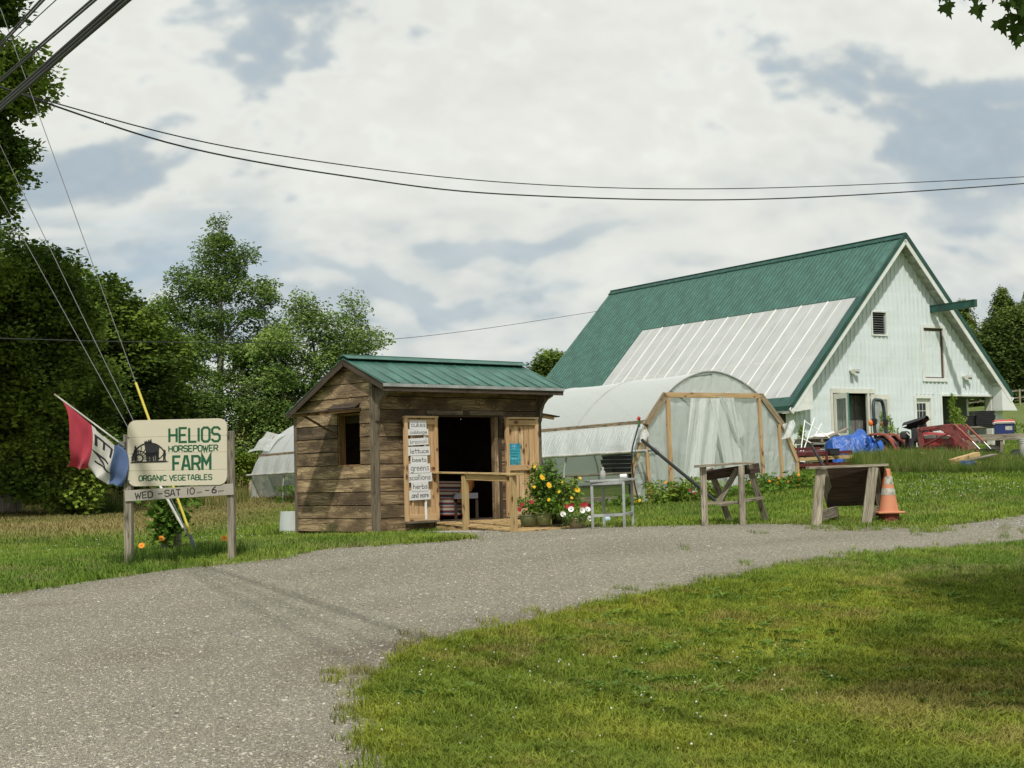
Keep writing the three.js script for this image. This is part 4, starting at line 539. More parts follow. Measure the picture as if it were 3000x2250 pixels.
  flap([[1.55, 2.3], [2.35, 2.3], [2.05, 0.2], [1.15, 0.25]]); flap([[2.1, 2.3], [2.75, 2.32], [3.0, 0.35], [2.5, 0.25]]); flap([[2.32, 2.36], [2.48, 2.34], [2.95, 1.0], [2.75, 1.35]], 'hanging_strip'); flap([[2.65, 2.3], [2.8, 2.2], [3.05, 1.55], [2.82, 1.35]], 'hanging_strip');
  part(t, 'torn_film', sheet((u, v) => [4.22 + u * 0.35, 1.72 - v * 0.35 + u * 0.1, 0.1 + 0.05 * Math.sin(u * 6 + v * 5)], 10, 8), M.filmFold); part(t, 'torn_film', sheet((u, v) => [0.02 + u * 0.3, 1.62 - v * 0.28, 0.1 + 0.05 * Math.sin(u * 6 + v * 4)], 10, 8), M.filmFold);
  part(t, 'torn_film', sheet((u, v) => { const z = -Ln + 0.6 - u * 1.1; const p = pt(mix(fHip + 0.015, fHip + 0.13, v), z, 1.012 + 0.05 * u); return [p[0] - u * 0.22, p[1] + 0.07 * Math.sin(u * 3 + v * 4) - u * 0.1 + 0.04 * Math.sin(v * 13) * u, p[2]]; }, 20, 14, [2, 2]), M.filmFold);
  part(t, 'hem', sheet((u, v) => { const z = -Ln + 0.2 - u * 1.0; return [-0.2 - u * 0.75, 0.14 - v * 0.16 - 0.04 * Math.sin(u * 6) + yAt(-Ln), -Ln + 0.1 + v * 0.2 + u * 0.1]; }, 14, 4), M.filmFold);
  // growing bench and trays inside, seen under the rolled curtain
  const toG = (x, y, z) => { const c = Math.cos(0.5676), s = Math.sin(0.5676); return [2.562 + c * x + s * z, 0.957 + y + yAt(z), -33 - s * x + c * z]; };
  const b = thing('potting_bench', 'wooden potting bench inside the near end of the greenhouse', 'bench', toG(0.42, 0, -0.9), 0.5676);
  part(b, 'bench_top', span([0, 0.66, -2.4], [0, 0.7, 0.7], 0.04, 0.6), M.grey[0]); for (const [x, z] of [[-.22, .5], [.22, .5], [-.22, -2.2], [.22, -2.2]]) part(b, 'leg', box(0.06, 0.7, 0.06, x, 0.33, z), M.black);
  let top = 0.72; for (const [w, h, dx] of [[.62, .10, 0], [.60, .09, .02], [.60, .09, -.02], [.58, .08, .01], [.56, .07, -.03], [.40, .08, -.05], [.36, .07, -.06]]) { const c = thing('black_crate', ['widest black tray at the bottom of the stack on the potting bench', 'second black tray up in the stack on the potting bench', 'third black tray up in the stack on the potting bench', 'fourth black tray up in the stack on the potting bench', 'fifth black tray up in the stack on the potting bench', 'small black tray second from the top of the bench stack', 'small black tray topmost of the bench stack'][[.62, .60, .601].indexOf(w) < 0 ? 0 : 0], 'tray', toG(0.42 + dx, top, -1.15), 0.5676 + rr(-.06, .06)); part(c, 'tray_body', [box(w, h - 0.004, w * 0.62, 0, h / 2 - 0.002, 0, 0.006)], M.black); part(c, 'rim', box(w + 0.03, 0.018, w * 0.62 + 0.03, 0, h - 0.012, 0, 0.005), M.blackSoft); c.userData.tier = top; top += h + 0.004; }
  scene.children.filter((o) => /^black_crate/.test(o.name)).forEach((o, i) => { o.userData.label = ['widest black tray at the bottom of the stack on the potting bench', 'second black tray from the bottom of the potting bench stack', 'third black tray from the bottom of the potting bench stack', 'fourth black tray from the bottom of the potting bench stack', 'fifth black tray, just under the two small ones on the bench', 'small black tray second from the top of the potting bench stack', 'small black tray topmost of the stack on the potting bench'][i]; delete o.userData.tier; o.userData.group = 'black trays stacked on the potting bench'; });
  const jg = thing('jug', 'red-capped dark jug on the potting bench beside the black trays', 'jug', toG(0.45, 0.70, -0.55)); part(jg, 'body', rod([0, 0, 0], [0, 0.14, 0], 0.09, 0.08), M.black); part(jg, 'cap', rod([0, 0.14, 0], [0, 0.18, 0], 0.085, 0.08), M.lidRed);
  // hose over the hip board corner, long prop pole
  const h = thing('garden_hose', 'dark garden hose with a red nozzle hung on the greenhouse corner', 'hose'); part(h, 'hose', tube([[2.68, 2.66, -32.75], [2.60, 2.45, -32.6], [2.5, 2.1, -32.5], [2.50, 1.7, -32.5], [2.55, 1.3, -32.45], [2.62, 1.05, -32.4], [2.66, 0.93, -32.4]], 0.018, 40, 7), M.black); part(h, 'nozzle', [rod([2.68, 2.62, -32.75], [2.70, 2.78, -32.72], 0.03, 0.02)], mat([.05, .16, .06])); part(h, 'nozzle_head', rod([2.66, 2.77, -32.72], [2.70, 2.83, -32.7], 0.035), M.lidRed);
  const pp = thing('prop_pole', 'dark metal pole leaning from the greenhouse corner down to the grass', 'pole'); part(pp, 'pole', rod([2.74, 2.34, -32.75], [4.05, 0.98, -30.5], 0.034), M.black); part(pp, 'tee', rod([2.98, 2.14, -32.6], [3.04, 2.05, -32.5], 0.05), M.galv);
  const st = thing('prop_pole', 'thin dark pole leaning between the red trailer and the plank sawhorse', 'pole'); part(st, 'pole', rod([5.80, 2.12, -30], [6.12, 1.2, -29.2], 0.03), M.black);
}

// ---------- barn ----------
reseed(701);
const barnTurn = 0.564, barnPos = [15.21, 2.17, -60];
function toBarn(x, y, z) { const c = Math.cos(barnTurn), s = Math.sin(barnTurn); return [barnPos[0] + c * x + s * z, barnPos[1] + y, barnPos[2] - s * x + c * z]; }
{
  const t = thing('barn', 'large white metal-sided barn with a steep green roof and clear roof panels', 'barn', barnPos, barnTurn);
  const WL = 6.27, HL = 1.81, WR = 5.82, HR = 2.30, PK = 8.56, Ln = 18.7, OG = 0.547, XL = -5.86, XR = 5.78, sl = 1.0766, roofY = (x) => PK - sl * Math.abs(x);
  const gable = sub(t, 'gable_wall');
  const outer = [[XL, -0.6], [XR, -0.6], [XR, roofY(XR) - 0.16], [0, PK - 0.16], [XL, roofY(XL) - 0.16]];
  const holes = [[2.23, -0.7, 5.2, 2.27], [-3.70, -0.7, -1.85, 2.34], [0.78, -0.7, 1.58, 2.17], [1.33, 2.98, 2.44, 4.98], [-1.45, 4.64, -0.72, 5.5]];
  const sh = new THREE.Shape(outer.map(([a, b]) => new THREE.Vector2(a, b)));
  for (const [a, b, c, d] of holes) sh.holes.push(new THREE.Path(rect(a, Math.max(b, -0.58), c, d).map(([x, y]) => new THREE.Vector2(x, y))));
  part(gable, 'siding', metric(new THREE.ExtrudeGeometry(sh, { depth: 0.1, bevelEnabled: false }).translate(0, 0, -0.1), false), M.siding);
  const ribs = []; const ribProf = (x, y0, y1, w = 0.09, h = 0.042) => { const g = new THREE.BufferGeometry(), a = x - w / 2, b = x - w / 4, c = x + w / 4, d = x + w / 2, p = []; const q = (A, B) => p.push(A[0], y0, A[1], B[0], y0, B[1], B[0], y1, B[1], A[0], y0, A[1], B[0], y1, B[1], A[0], y1, A[1]); q([a, 0], [b, h]); q([b, h], [c, h]); q([c, h], [d, 0]); g.setAttribute('position', new THREE.Float32BufferAttribute(p, 3)); g.computeVertexNormals(); return metric(g, false); };
  for (let x = XL + 0.06; x < XR; x += 0.2286) {
    let segs = [[-0.6, roofY(x) - 0.18]];
    for (const [a, b, c, d] of [[2.1, -1, 5.3, 2.36], [-3.82, -1, -1.5, 2.52], [0.62, -1, 1.76, 2.34], [1.2, 2.86, 2.62, 5.06], [-1.52, 4.56, -0.62, 5.56]]) if (x > a && x < c) segs = segs.flatMap(([p, q]) => [[p, Math.min(q, b)], [Math.max(p, d), q]].filter(([m, n]) => n - m > 0.05));
    for (const [p, q] of segs) { ribs.push(ribProf(x, p, q)); for (const k of [0.076, 0.152]) ribs.push(ribProf(x + k, p, Math.min(q, roofY(x + k) - 0.18), 0.035, 0.014)); }
  }
  part(gable, 'siding_ribs', ribs, M.siding).userData.kind = 'stuff';
  // other walls
  const wl = sub(t, 'side_wall'); part(wl, 'siding', [box(0.1, 2.85, Ln - 1.6, XL + 0.05, 0.82, -Ln / 2 - 0.7, 0), box(0.1, 1.3, 1.5, XL + 0.05, 0.05, -0.85, 0), box(0.1, 2.85, 0.12, XL + 0.05, 0.82, -0.16, 0)], M.siding);
  part(wl, 'window_opening', box(0.05, 1.3, 1.4, XL + 0.06, 1.2, -0.92, 0), M.shedDark); part(wl, 'window_rail', box(0.08, 0.16, 1.4, XL + 0.02, 1.75, -0.9), M.shedTrim);
  const wr = sub(t, 'side_wall'); part(wr, 'siding', [box(0.1, 2.9, Ln - 1.85, XR - 0.05, 0.85, -Ln / 2 - 0.82, 0), box(0.1, 2.4, 0.8, XR - 0.05, 0.55, -1.25, 0), box(0.1, 2.9, 0.7, XR - 0.05, 0.85, -0.45, 0)], M.siding);
  part(t, 'back_wall', prism([[XL, -0.6], [XR, -0.6], [XR, roofY(XR) - 0.2], [0, PK - 0.2], [XL, roofY(XL) - 0.2]], 0.1, 0).translate(0, 0, -Ln + 0.1), M.siding);
  part(t, 'floor', box(XR - XL - 0.2, 0.1, Ln - 0.3, (XL + XR) / 2, -0.1, -Ln / 2, 0), M.inside);
  part(t, 'loft_floor', box(10.6, 0.15, Ln - 0.4, 0, 2.48, -Ln / 2, 0), M.inside);
  part(t, 'partition', [box(0.1, 2.5, Ln - 0.6, 1.9, 1.2, -Ln / 2, 0), box(0.1, 2.5, Ln - 0.6, -0.9, 1.2, -Ln / 2, 0), box(3.6, 2.5, 0.1, 3.8, 1.2, -6, 0)], M.inside);
  for (let i = 0; i < 9; i++) part(t, 'panel', box(0.30, 2.3, 0.03, -3.75 + i * 0.33, 1.15, -0.62 - (i % 2) * 0.01), M.greyPanel);
  // roof
  const roof = sub(t, 'roof'), z0 = OG, z1 = -Ln - 0.3, zm = (z0 + z1) / 2, zl = z0 - z1;
  const slab = (xa, xb, th, dy, za, zb, name, m) => part(roof, name, span([xa, roofY(xa) - th / 2 + dy, (za + zb) / 2], [xb, roofY(xb) - th / 2 + dy, (za + zb) / 2], th, Math.abs(za - zb), [0, 1, 0], 0), m);
  slab(0, WR, 0.03, 0, z0, z1, 'roof_sheet', M.green);
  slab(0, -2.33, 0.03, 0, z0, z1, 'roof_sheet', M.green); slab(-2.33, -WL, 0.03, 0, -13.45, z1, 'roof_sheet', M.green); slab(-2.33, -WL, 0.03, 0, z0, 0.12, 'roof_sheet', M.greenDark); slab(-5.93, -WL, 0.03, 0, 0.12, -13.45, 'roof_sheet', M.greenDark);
  slab(0, -WL + 0.1, 0.06, -0.045, z0 - 0.05, z1 + 0.05, 'roof_deck', M.trim); slab(0, WR - 0.1, 0.06, -0.045, z0 - 0.05, z1 + 0.05, 'roof_deck', M.trim);
  const rib = (xa, xb, z) => { const g = []; g.push(span([xa, roofY(xa) + 0.012, z], [xb, roofY(xb) + 0.012, z], 0.026, 0.05, [0, 1, 0], 0)); return g[0]; };
  const rr1 = [], rr2 = []; for (let z = z0 - 0.6; z > z1 + 0.05; z -= 0.2286) { rr1.push(rib(-0.1, z < -13.45 ? -WL : -2.33, z)); rr2.push(rib(0.1, WR, z)); }
  part(roof, 'roof_ribs', [...rr1, ...rr2], M.green).userData.kind = 'stuff';
  for (let i = 0; i < 9; i++) { const za = 0.1 - i * 1.505, zb = za - 1.49; slab(-2.36, -5.93, 0.02, -0.002, za, zb, 'translucent_panel', M.panel); if (i) part(roof, 'batten', span([-2.36, roofY(2.36) + 0.014, za + 0.008], [-5.93, roofY(5.93) + 0.014, za + 0.008], 0.03, 0.05), M.batten); part(roof, 'panel_seam', span([-2.4, roofY(2.4) + 0.001, za - 0.75], [-5.9, roofY(5.9) + 0.001, za - 0.75], 0.012, 0.028), M.batten); }
  part(roof, 'batten', span([-4.55, roofY(4.55) + 0.004, 0.0], [-4.55, roofY(4.55) + 0.004, -13.4], 0.04, 0.022), M.batten);
  part(roof, 'ridge_cap', [span([-0.09, PK - 0.05, z0 + 0.02], [-0.09, PK - 0.05, z1], 0.03, 0.3, [1, -0.9, 0].map((v) => v), 0), span([0.0, PK + 0.035, z0 + 0.02], [0.0, PK + 0.035, z1], 0.035, 0.16), span([-0.16, roofY(0.16) + 0.02, zm + zl / 2], [-0.16, roofY(0.16) + 0.02, z1], 0.04, 0.10)], M.greenDark);
  // rake trim, fascia, soffits
  for (const s of [-1, 1]) { const xe = s < 0 ? -WL : WR; part(roof, 'rake_trim', [span([0, PK - 0.01, z0 + 0.012], [xe, roofY(xe) - 0.01, z0 + 0.012], 0.16, 0.03), span([0, PK + 0.012, z0 - 0.07], [xe, roofY(xe) + 0.012, z0 - 0.07], 0.022, 0.17)], M.greenDark); part(roof, 'fascia', span([0, PK - 0.21, z0 - 0.02], [xe, roofY(xe) - 0.21, z0 - 0.02], 0.25, 0.03), M.trim);
    const sf = []; for (let i = 0; i < 24; i++) { const xa = xe * i / 24, xb = xe * (i + 0.96) / 24; part(roof, 'soffit_panel', span([xa, roofY(xa) - 0.27, z0 / 2], [xb, roofY(xb) - 0.27, z0 / 2], 0.012, z0 - 0.03), M.soffit); } }
  part(roof, 'eave_trim', box(0.03, 0.16, zl, -WL + 0.01, HL - 0.06, zm, 0), M.greenDark);
  part(roof, 'eave_fascia', box(0.03, 0.12, zl - 0.04, -WL + 0.06, HL - 0.17, zm, 0), M.trim);
  part(roof, 'eave_soffit', [box(0.46, 0.015, zl, -WL + 0.25, HL - 0.2, zm, 0), box(0.1, 0.015, zl, WR - 0.06, HR - 0.16, zm, 0)], M.soffit);
  part(roof, 'eave_return', prism([[-WL + 0.05, HL - 0.22], [-5.17, HL - 0.10], [-5.17, roofY(5.17) - 0.3], [-WL + 0.05, HL - 0.05]], z0 - 0.02, 0), M.trim);
  part(roof, 'eave_return', prism([[WR + 0.28, HR - 0.62], [WR - 0.62, HR - 0.62], [WR - 0.62, roofY(WR - 0.62) - 0.3], [WR - 0.1, HR - 0.12]], z0 - 0.02, 0), M.trim);
  // openings: trims and fillings
  const trimBox = (name, parent, a, b, c, d, w, bottom = true) => { const o = []; o.push(box(c - a + 2 * w, w, 0.05, (a + c) / 2, d + w / 2, 0.03), box(w, d - b, 0.05, a - w / 2, (b + d) / 2, 0.03), box(w, d - b, 0.05, c + w / 2, (b + d) / 2, 0.03)); if (bottom) o.push(box(c - a + 2 * w, w, 0.07, (a + c) / 2, b - w / 2, 0.035)); return part(parent, name, o, M.trim); };
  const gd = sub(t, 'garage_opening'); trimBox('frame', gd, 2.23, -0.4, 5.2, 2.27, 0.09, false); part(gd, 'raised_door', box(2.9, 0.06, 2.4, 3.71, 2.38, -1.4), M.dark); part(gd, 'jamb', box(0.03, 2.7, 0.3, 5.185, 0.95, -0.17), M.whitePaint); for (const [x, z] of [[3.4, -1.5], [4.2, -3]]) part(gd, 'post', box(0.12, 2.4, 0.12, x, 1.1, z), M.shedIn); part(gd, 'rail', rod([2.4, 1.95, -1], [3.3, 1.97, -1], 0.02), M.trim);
  const ht = sub(t, 'hatch'); trimBox('frame', ht, 1.33, 2.98, 2.44, 4.98, 0.14); part(ht, 'panel', box(1.02, 1.84, 0.04, 1.84, 3.95, -0.06, 0), M.siding); part(ht, 'panel_ribs', [0, 1, 2, 3, 4].map((i) => box(0.05, 1.84, 0.02, 1.45 + i * 0.2, 3.95, -0.035)), M.siding).userData.kind = 'stuff'; part(ht, 'jamb', [box(0.06, 2.0, 0.09, 2.40, 3.98, -0.045), box(1.08, 0.10, 0.05, 1.88, 4.93, -0.06), box(1.08, 0.05, 0.06, 1.88, 3.0, -0.05)], mat([.16, .10, .06], { map: mottle }));
  const lv = sub(t, 'louvre_vent'); trimBox('frame', lv, -1.45, 4.64, -0.72, 5.5, 0.06); for (let i = 0; i < 9; i++) { const m = part(lv, 'slat', box(0.70, 0.012, 0.10, -1.085, 4.70 + i * 0.092, -0.05), M.tableGrey); m.rotation.x = 0; } part(lv, 'backing', box(0.74, 0.88, 0.01, -1.085, 5.07, -0.12), M.dark);
  const dd = sub(t, 'double_door'); part(dd, 'header', box(2.28, 0.17, 0.07, -2.66, 2.425, 0.04), M.whitePaint); part(dd, 'jamb', [box(0.10, 2.8, 0.10, -3.76, 1.0, 0.02), box(0.08, 2.8, 0.10, -1.85, 1.0, 0.02)], M.whitePaint);
  const leaf = (parent, name) => { const l = sub(parent, name); return l; };
  const leafShape = (w, gx) => [box(0.14, 2.3, 0.045, 0.07, 1.15, 0), box(0.14, 2.3, 0.045, w - 0.07, 1.15, 0), box(w - 0.28, 0.2, 0.045, w / 2, 2.2, 0), box(w - 0.28, 0.8, 0.045, w / 2, 0.4, 0)];
  const l1 = new THREE.Mesh(join(leafShape(0.93)), M.whitePaint); l1.name = 'door_leaf'; l1.position.set(-3.68, 0, 0.08); l1.rotation.y = -1.75; dd.add(l1); const g1 = new THREE.Mesh(box(0.66, 1.32, 0.012, 0.465, 1.46, 0), new THREE.MeshPhysicalMaterial({ color: C(.9, .95, .93), roughness: 0.05, transmission: 1, thickness: 0 })); g1.name = 'door_glass'; g1.position.copy(l1.position); g1.rotation.y = -1.75; dd.add(g1);
  const l2 = new THREE.Mesh(join(leafShape(0.93)), M.whitePaint); l2.name = 'door_leaf'; l2.position.set(-1.78, 0, 0.12); l2.rotation.y = -0.08; dd.add(l2); const g2 = new THREE.Mesh(box(0.66, 1.32, 0.012, 0.465, 1.46, 0), M.tableGrey); g2.name = 'door_glass'; g2.position.copy(l2.position); g2.rotation.y = -0.08; dd.add(g2);
  part(dd, 'astragal', box(0.05, 2.3, 0.03, -3.68 + 0.93 * Math.cos(1.75), 1.15, 0.08 + 0.93 * Math.sin(1.75)), mat([.05, .22, .18]));
  const sd = sub(t, 'small_door'); trimBox('frame', sd, 0.78, -0.4, 1.58, 2.17, 0.13, false); part(sd, 'leaf', [box(0.8, 2.5, 0.04, 1.18, 0.92, -0.06)], M.whitePaint); for (let i = 0; i < 3; i++) for (let j = 0; j < 3; j++) part(sd, 'pane', box(0.16, 0.28, 0.02, 0.90 + i * 0.19, 1.22 + j * 0.31, -0.042, 0), M.glass);
  for (const [x, y] of [[-2.69, 3.2], [3.55, 3.06]]) { const f = sub(t, 'flood_light'); part(f, 'base', rod([x, y, 0.02], [x, y, 0.09], 0.09), M.whitePaint); part(f, 'lamp_head', rod([x - 0.04, y, 0.10], [x - 0.12, y - 0.05, 0.28], 0.06, 0.09), M.whitePaint); part(f, 'lamp_head', rod([x + 0.04, y, 0.10], [x + 0.22, y - 0.04, 0.26], 0.06, 0.09), M.tableGrey); }
  part(t, 'hoist_beam', [box(0.16, 0.26, 2.3, 1.82, 5.72, 1.15), box(0.20, 0.03, 2.3, 1.82, 5.865, 1.15)], M.greenDark);
  part(t, 'service_mast', tube([[-4.9, 3.45, -18.7], [-4.95, 3.75, -18.8], [-5.05, 3.85, -18.9], [-5.15, 3.8, -18.95]], 0.04, 12, 7), M.trim);
  part(t, 'corner_trim', [box(0.12, 2.85, 0.05, XL + 0.05, 0.8, 0.025), box(0.12, 2.9, 0.05, XR - 0.05, 0.83, 0.025)], M.trim);
}
// ---------- sawhorses, cone, small table ----------
reseed(801);
{
  // plain sawhorse: upright front legs, splayed rear legs, V brace
  const y = 0.73, t = thing('sawhorse', 'weathered wooden sawhorse with a V brace in front of the greenhouse', 'sawhorse', [3.02, y, -25]);
  const g = (i) => M.grey[i % 3];
  part(t, 'top_board', span([-0.06, 0.985, 0.04], [0.86, 1.03, -0.16], 0.04, 0.26), g(2));
  part(t, 'leg', box(0.10, 0.98, 0.09, 0.05, 0.48, 0, 0.006), g(2)); part(t, 'leg', box(0.10, 0.98, 0.09, 0.67, 0.49, -0.02, 0.006), g(0));
  part(t, 'leg', span([0.20, 0.95, -0.3], [0.56, 0.04, -0.72], 0.10, 0.05, [1, 0.5, 0]), g(1)); part(t, 'leg', span([0.84, 1.0, -0.3], [1.15, 0.08, -0.72], 0.10, 0.05, [1, 0.4, 0]), g(1));
  part(t, 'plank', span([0.12, 0.83, -0.26], [1.02, 0.94, -0.34], 0.16, 0.04), M.greyDark);
  part(t, 'brace', span([0.64, 0.93, -0.22], [0.32, 0.36, -0.34], 0.09, 0.04), g(1));
  part(t, 'stretcher', span([0.0, 0.38, -0.20], [0.68, 0.38, -0.28], 0.05, 0.05), g(2)); part(t, 'stretcher', span([0.3, 0.35, -0.04], [1.08, 0.44, -0.5], 0.05, 0.05), g(0));
}
{
  const y = 0.72, t = thing('sawhorse', 'wide weathered sawhorse with dark planks across its back beside the traffic cone', 'sawhorse', [4.82, y, -25]);
  const g = (i) => M.grey[i % 3];
  part(t, 'top_board', span([-0.06, 0.925, 0.02], [1.27, 0.945, -0.14], 0.04, 0.17), g(2));
  part(t, 'leg', span([0.17, 0.90, -0.04], [0.04, -0.01, 0.06], 0.16, 0.05, [1, 0.1, 0]), g(2)); part(t, 'leg', span([1.03, 0.91, -0.06], [0.85, -0.02, 0.06], 0.16, 0.05, [1, 0.1, 0]), g(0));
  part(t, 'leg', span([0.22, 0.9, -0.2], [0.50, 0.08, -0.66], 0.15, 0.05, [1, 0.3, 0]), g(1)); part(t, 'leg', span([1.08, 0.9, -0.2], [1.3, 0.08, -0.66], 0.15, 0.05, [1, 0.3, 0]), g(1));
  for (let i = 0; i < 3; i++) { const a = 0.82 - i * 0.215, b = -0.26 - i * 0.10; part(t, 'plank', span([0.22 + i * 0.06, a, b], [1.26 + i * 0.07, a + 0.01, b - 0.05], 0.236, 0.03, [0, 1, 0.45]), M.greyDark); }
  part(t, 'stretcher', span([0.14, 0.15, 0.02], [0.50, 0.20, -0.5], 0.17, 0.04), g(1)); part(t, 'stretcher', span([0.88, 0.16, 0.02], [1.22, 0.20, -0.5], 0.15, 0.04), g(0));
}
{
  const t = thing('traffic_cone', 'faded orange traffic cone with worn white bands stacked on a second base', 'traffic cone', [6.12, ground(6.12, 25.3) - 0.02, -25.25]);
  const lathe = (p) => metric(new THREE.LatheGeometry(p.map(([a, b]) => new THREE.Vector2(a, b)), 28));
  part(t, 'cone_body', lathe([[.165, .19], [.155, .22], [.118, .46]]), M.cone); part(t, 'band', lathe([[.121, .46], [.103, .57]]), M.tape); part(t, 'cone_body', lathe([[.101, .57], [.090, .635]]), M.cone); part(t, 'band', lathe([[.092, .635], [.071, .765]]), M.tape); part(t, 'cone_body', lathe([[.068, .765], [.050, .86], [.044, .885], [.02, .89], [0, .89]]), M.cone);
  part(t, 'base', [metric(new RoundedBoxGeometry(0.44, 0.035, 0.44, 2, 0.016)).translate(0, 0.175, 0)], M.cone);
  part(t, 'lower_cone', lathe([[.17, .04], [.16, .16]]), mat([.24, .05, .03], { map: rusty })); part(t, 'lower_base', sheet((u, v) => [(u - 0.5) * 0.46, 0.03 + 0.02 * Math.sin(u * 9) * Math.sin(v * 7), (v - 0.5) * 0.46], 16, 16), M.tan);
  part(t, 'sprayed_mark', sheet((u, v) => { const a = 1.55 + u * 0.5, r = mix(.091, .072, v) + 0.0035; return [Math.cos(a + 0.9) * r, mix(.64, .78, v), Math.sin(a + 0.9) * r]; }, 8, 4), M.coneBright);
}
{
  const y = 0.735, t = thing('side_table', 'small grey painted table standing at the gravel edge by the greenhouse', 'table', [1.26, y, -25.32]);
  part(t, 'tabletop', span([-0.05, 0.775, -0.14], [0.74, 0.80, -0.27], 0.035, 0.42), M.tableGrey); part(t, 'apron', [span([0, 0.735, 0.03], [0.52, 0.745, -0.02], 0.05, 0.02), span([0.2, 0.735, -0.4], [0.7, 0.745, -0.42], 0.05, 0.02)], M.tableGrey);
  for (const [x, z] of [[0.01, 0.0], [0.53, -0.02], [0.22, -0.42], [0.70, -0.42]]) part(t, 'leg', box(0.045, 0.77, 0.045, x, 0.38, z), M.tableGrey);
  part(t, 'stretcher', span([0.01, 0.21, 0.0], [0.53, 0.22, -0.02], 0.045, 0.03), M.tableGrey); part(t, 'stretcher', span([0.53, 0.23, -0.02], [0.70, 0.24, -0.42], 0.045, 0.03), M.tableGrey); part(t, 'stretcher', span([0.22, 0.22, -0.42], [0.70, 0.22, -0.42], 0.04, 0.03), M.tableGrey);
  const s = thing('spray_bottle', 'white spray bottle standing on the small grey table', 'bottle', [1.47, y + 0.805, -25.52]); part(s, 'body', metric(new THREE.LatheGeometry([[0, 0], [.044, 0], [.046, .09], [.04, .13], [.018, .155], [.016, .17]].map(([a, b]) => new THREE.Vector2(a, b)), 16)), M.whitePlastic); part(s, 'trigger_head', [box(0.035, 0.03, 0.08, 0, 0.185, 0.01), box(0.02, 0.05, 0.012, 0, 0.15, 0.045)], M.whitePlastic);
  const k = thing('paper_cup', 'white paper cup on its side on the small grey table', 'cup', [1.80, y + 0.815, -25.5]); part(k, 'cup_body', rod([-0.05, 0.035, 0], [0.06, 0.035, 0], 0.032, 0.04, 14), M.white);
  const lt = thing('litter_bag', 'pale blue plastic bag in the grass under the small grey table', 'bag', onG(1.6, 27)); part(lt, 'bag_body', sheet((u, v) => { const a = u * 6.283, q = Math.sin(v * 3.14); return [Math.cos(a) * 0.07 * q, v * 0.16, Math.sin(a) * 0.05 * q * (1 + 0.3 * Math.sin(a * 5))]; }, 16, 8), mat([.45, .60, .72]));
}

// ---------- flowers and pots ----------
function leafCluster(n, R, L, w, seed, flatUp = 0.5) { // n pointed leaves in a ball of radius R
  reseed(seed); const pos = [], nor = [], d = V(0, 0, 0), s = V(0, 0, 0), nn = V(0, 0, 0);
  for (let i = 0; i < n; i++) {
    const c = V(rr(-1, 1), rr(-1, 1), rr(-1, 1)); if (c.lengthSq() > 1) { i--; continue; } const o = c.clone().multiplyScalar(R);
    d.set(rr(-1, 1), rr(-0.9, 0.5), rr(-1, 1)).normalize(); nn.set(rr(-1, 1), rr(-0.2, 1) + flatUp, rr(-1, 1)).normalize(); s.crossVectors(d, nn).normalize(); nn.crossVectors(s, d);
    const l = L * rr(0.7, 1.25), k = w * rr(0.8, 1.2), m = o.clone().addScaledVector(d, l * 0.45), A = o, B = m.clone().addScaledVector(s, k).addScaledVector(nn, k * 0.25), T = o.clone().addScaledVector(d, l).addScaledVector(nn, -l * 0.12), D = m.clone().addScaledVector(s, -k).addScaledVector(nn, k * 0.25);
    for (const p of [A, B, T, A, T, D]) { pos.push(p.x, p.y, p.z); const q = nn.clone().multiplyScalar(0.8).addScaledVector(c, 0.5).normalize(); nor.push(q.x, q.y, q.z); }
  }
  const g = new THREE.BufferGeometry(); g.setAttribute('position', new THREE.Float32BufferAttribute(pos, 3)); g.setAttribute('normal', new THREE.Float32BufferAttribute(nor, 3)); return g;
}
const LM = { bush: leafMat([.12, .22, .03]), light: leafMat([.22, .32, .05]), petunia: leafMat([.15, .24, .07]) };
const foliage = (geo, spots) => mergeGeometries(spots.map(([x, y, z, s]) => { const k = geo.clone(); k.rotateY(rnd() * 6.28); k.scale(s, s, s); k.translate(x, y, z); return k; }));
function daisy(r, petals = 12) { const g = [], c = []; for (let i = 0; i < petals; i++) { const a = i / petals * 6.283; const k = new THREE.CircleGeometry(r * 0.5, 8); k.scale(1, 0.42, 1); k.translate(r * 0.6, 0, 0); k.rotateZ(a); k.translate(0, 0, 0.004 * (i % 2)); g.push(k); } return join(g); }
function flowerHead(parent, pos, r, mp, mc, tilt = 0.3) { const f = sub(parent, 'flower'); f.position.set(...pos); f.rotation.set(-0.5 + rr(-tilt, tilt), rr(-0.7, 0.7), rnd() * 3); part(f, 'petals', daisy(r), mp); part(f, 'centre', new THREE.SphereGeometry(r * 0.3, 10, 6).scale(1, 1, 0.6), mc); return f; }
const FM = { yellow: mat([.78, .48, .02], { side: THREE.DoubleSide }), orange: mat([.75, .26, .02]), red: mat([.30, .01, .03]), white: mat([.82, .80, .80]), brown: mat([.16, .07, .01]), crimson: mat([.36, .02, .04]) };
const pot = (parent, r, h, m) => part(parent, 'pot', metric(new THREE.LatheGeometry([[0, 0], [r * 0.8, 0], [r, h * 0.9], [r * 1.07, h * 0.9], [r * 1.07, h], [r * 0.95, h], [r * 0.92, h * 0.85], [0, h * 0.85]].map(([a, b]) => new THREE.Vector2(a, b)), 24)), m);
reseed(851);
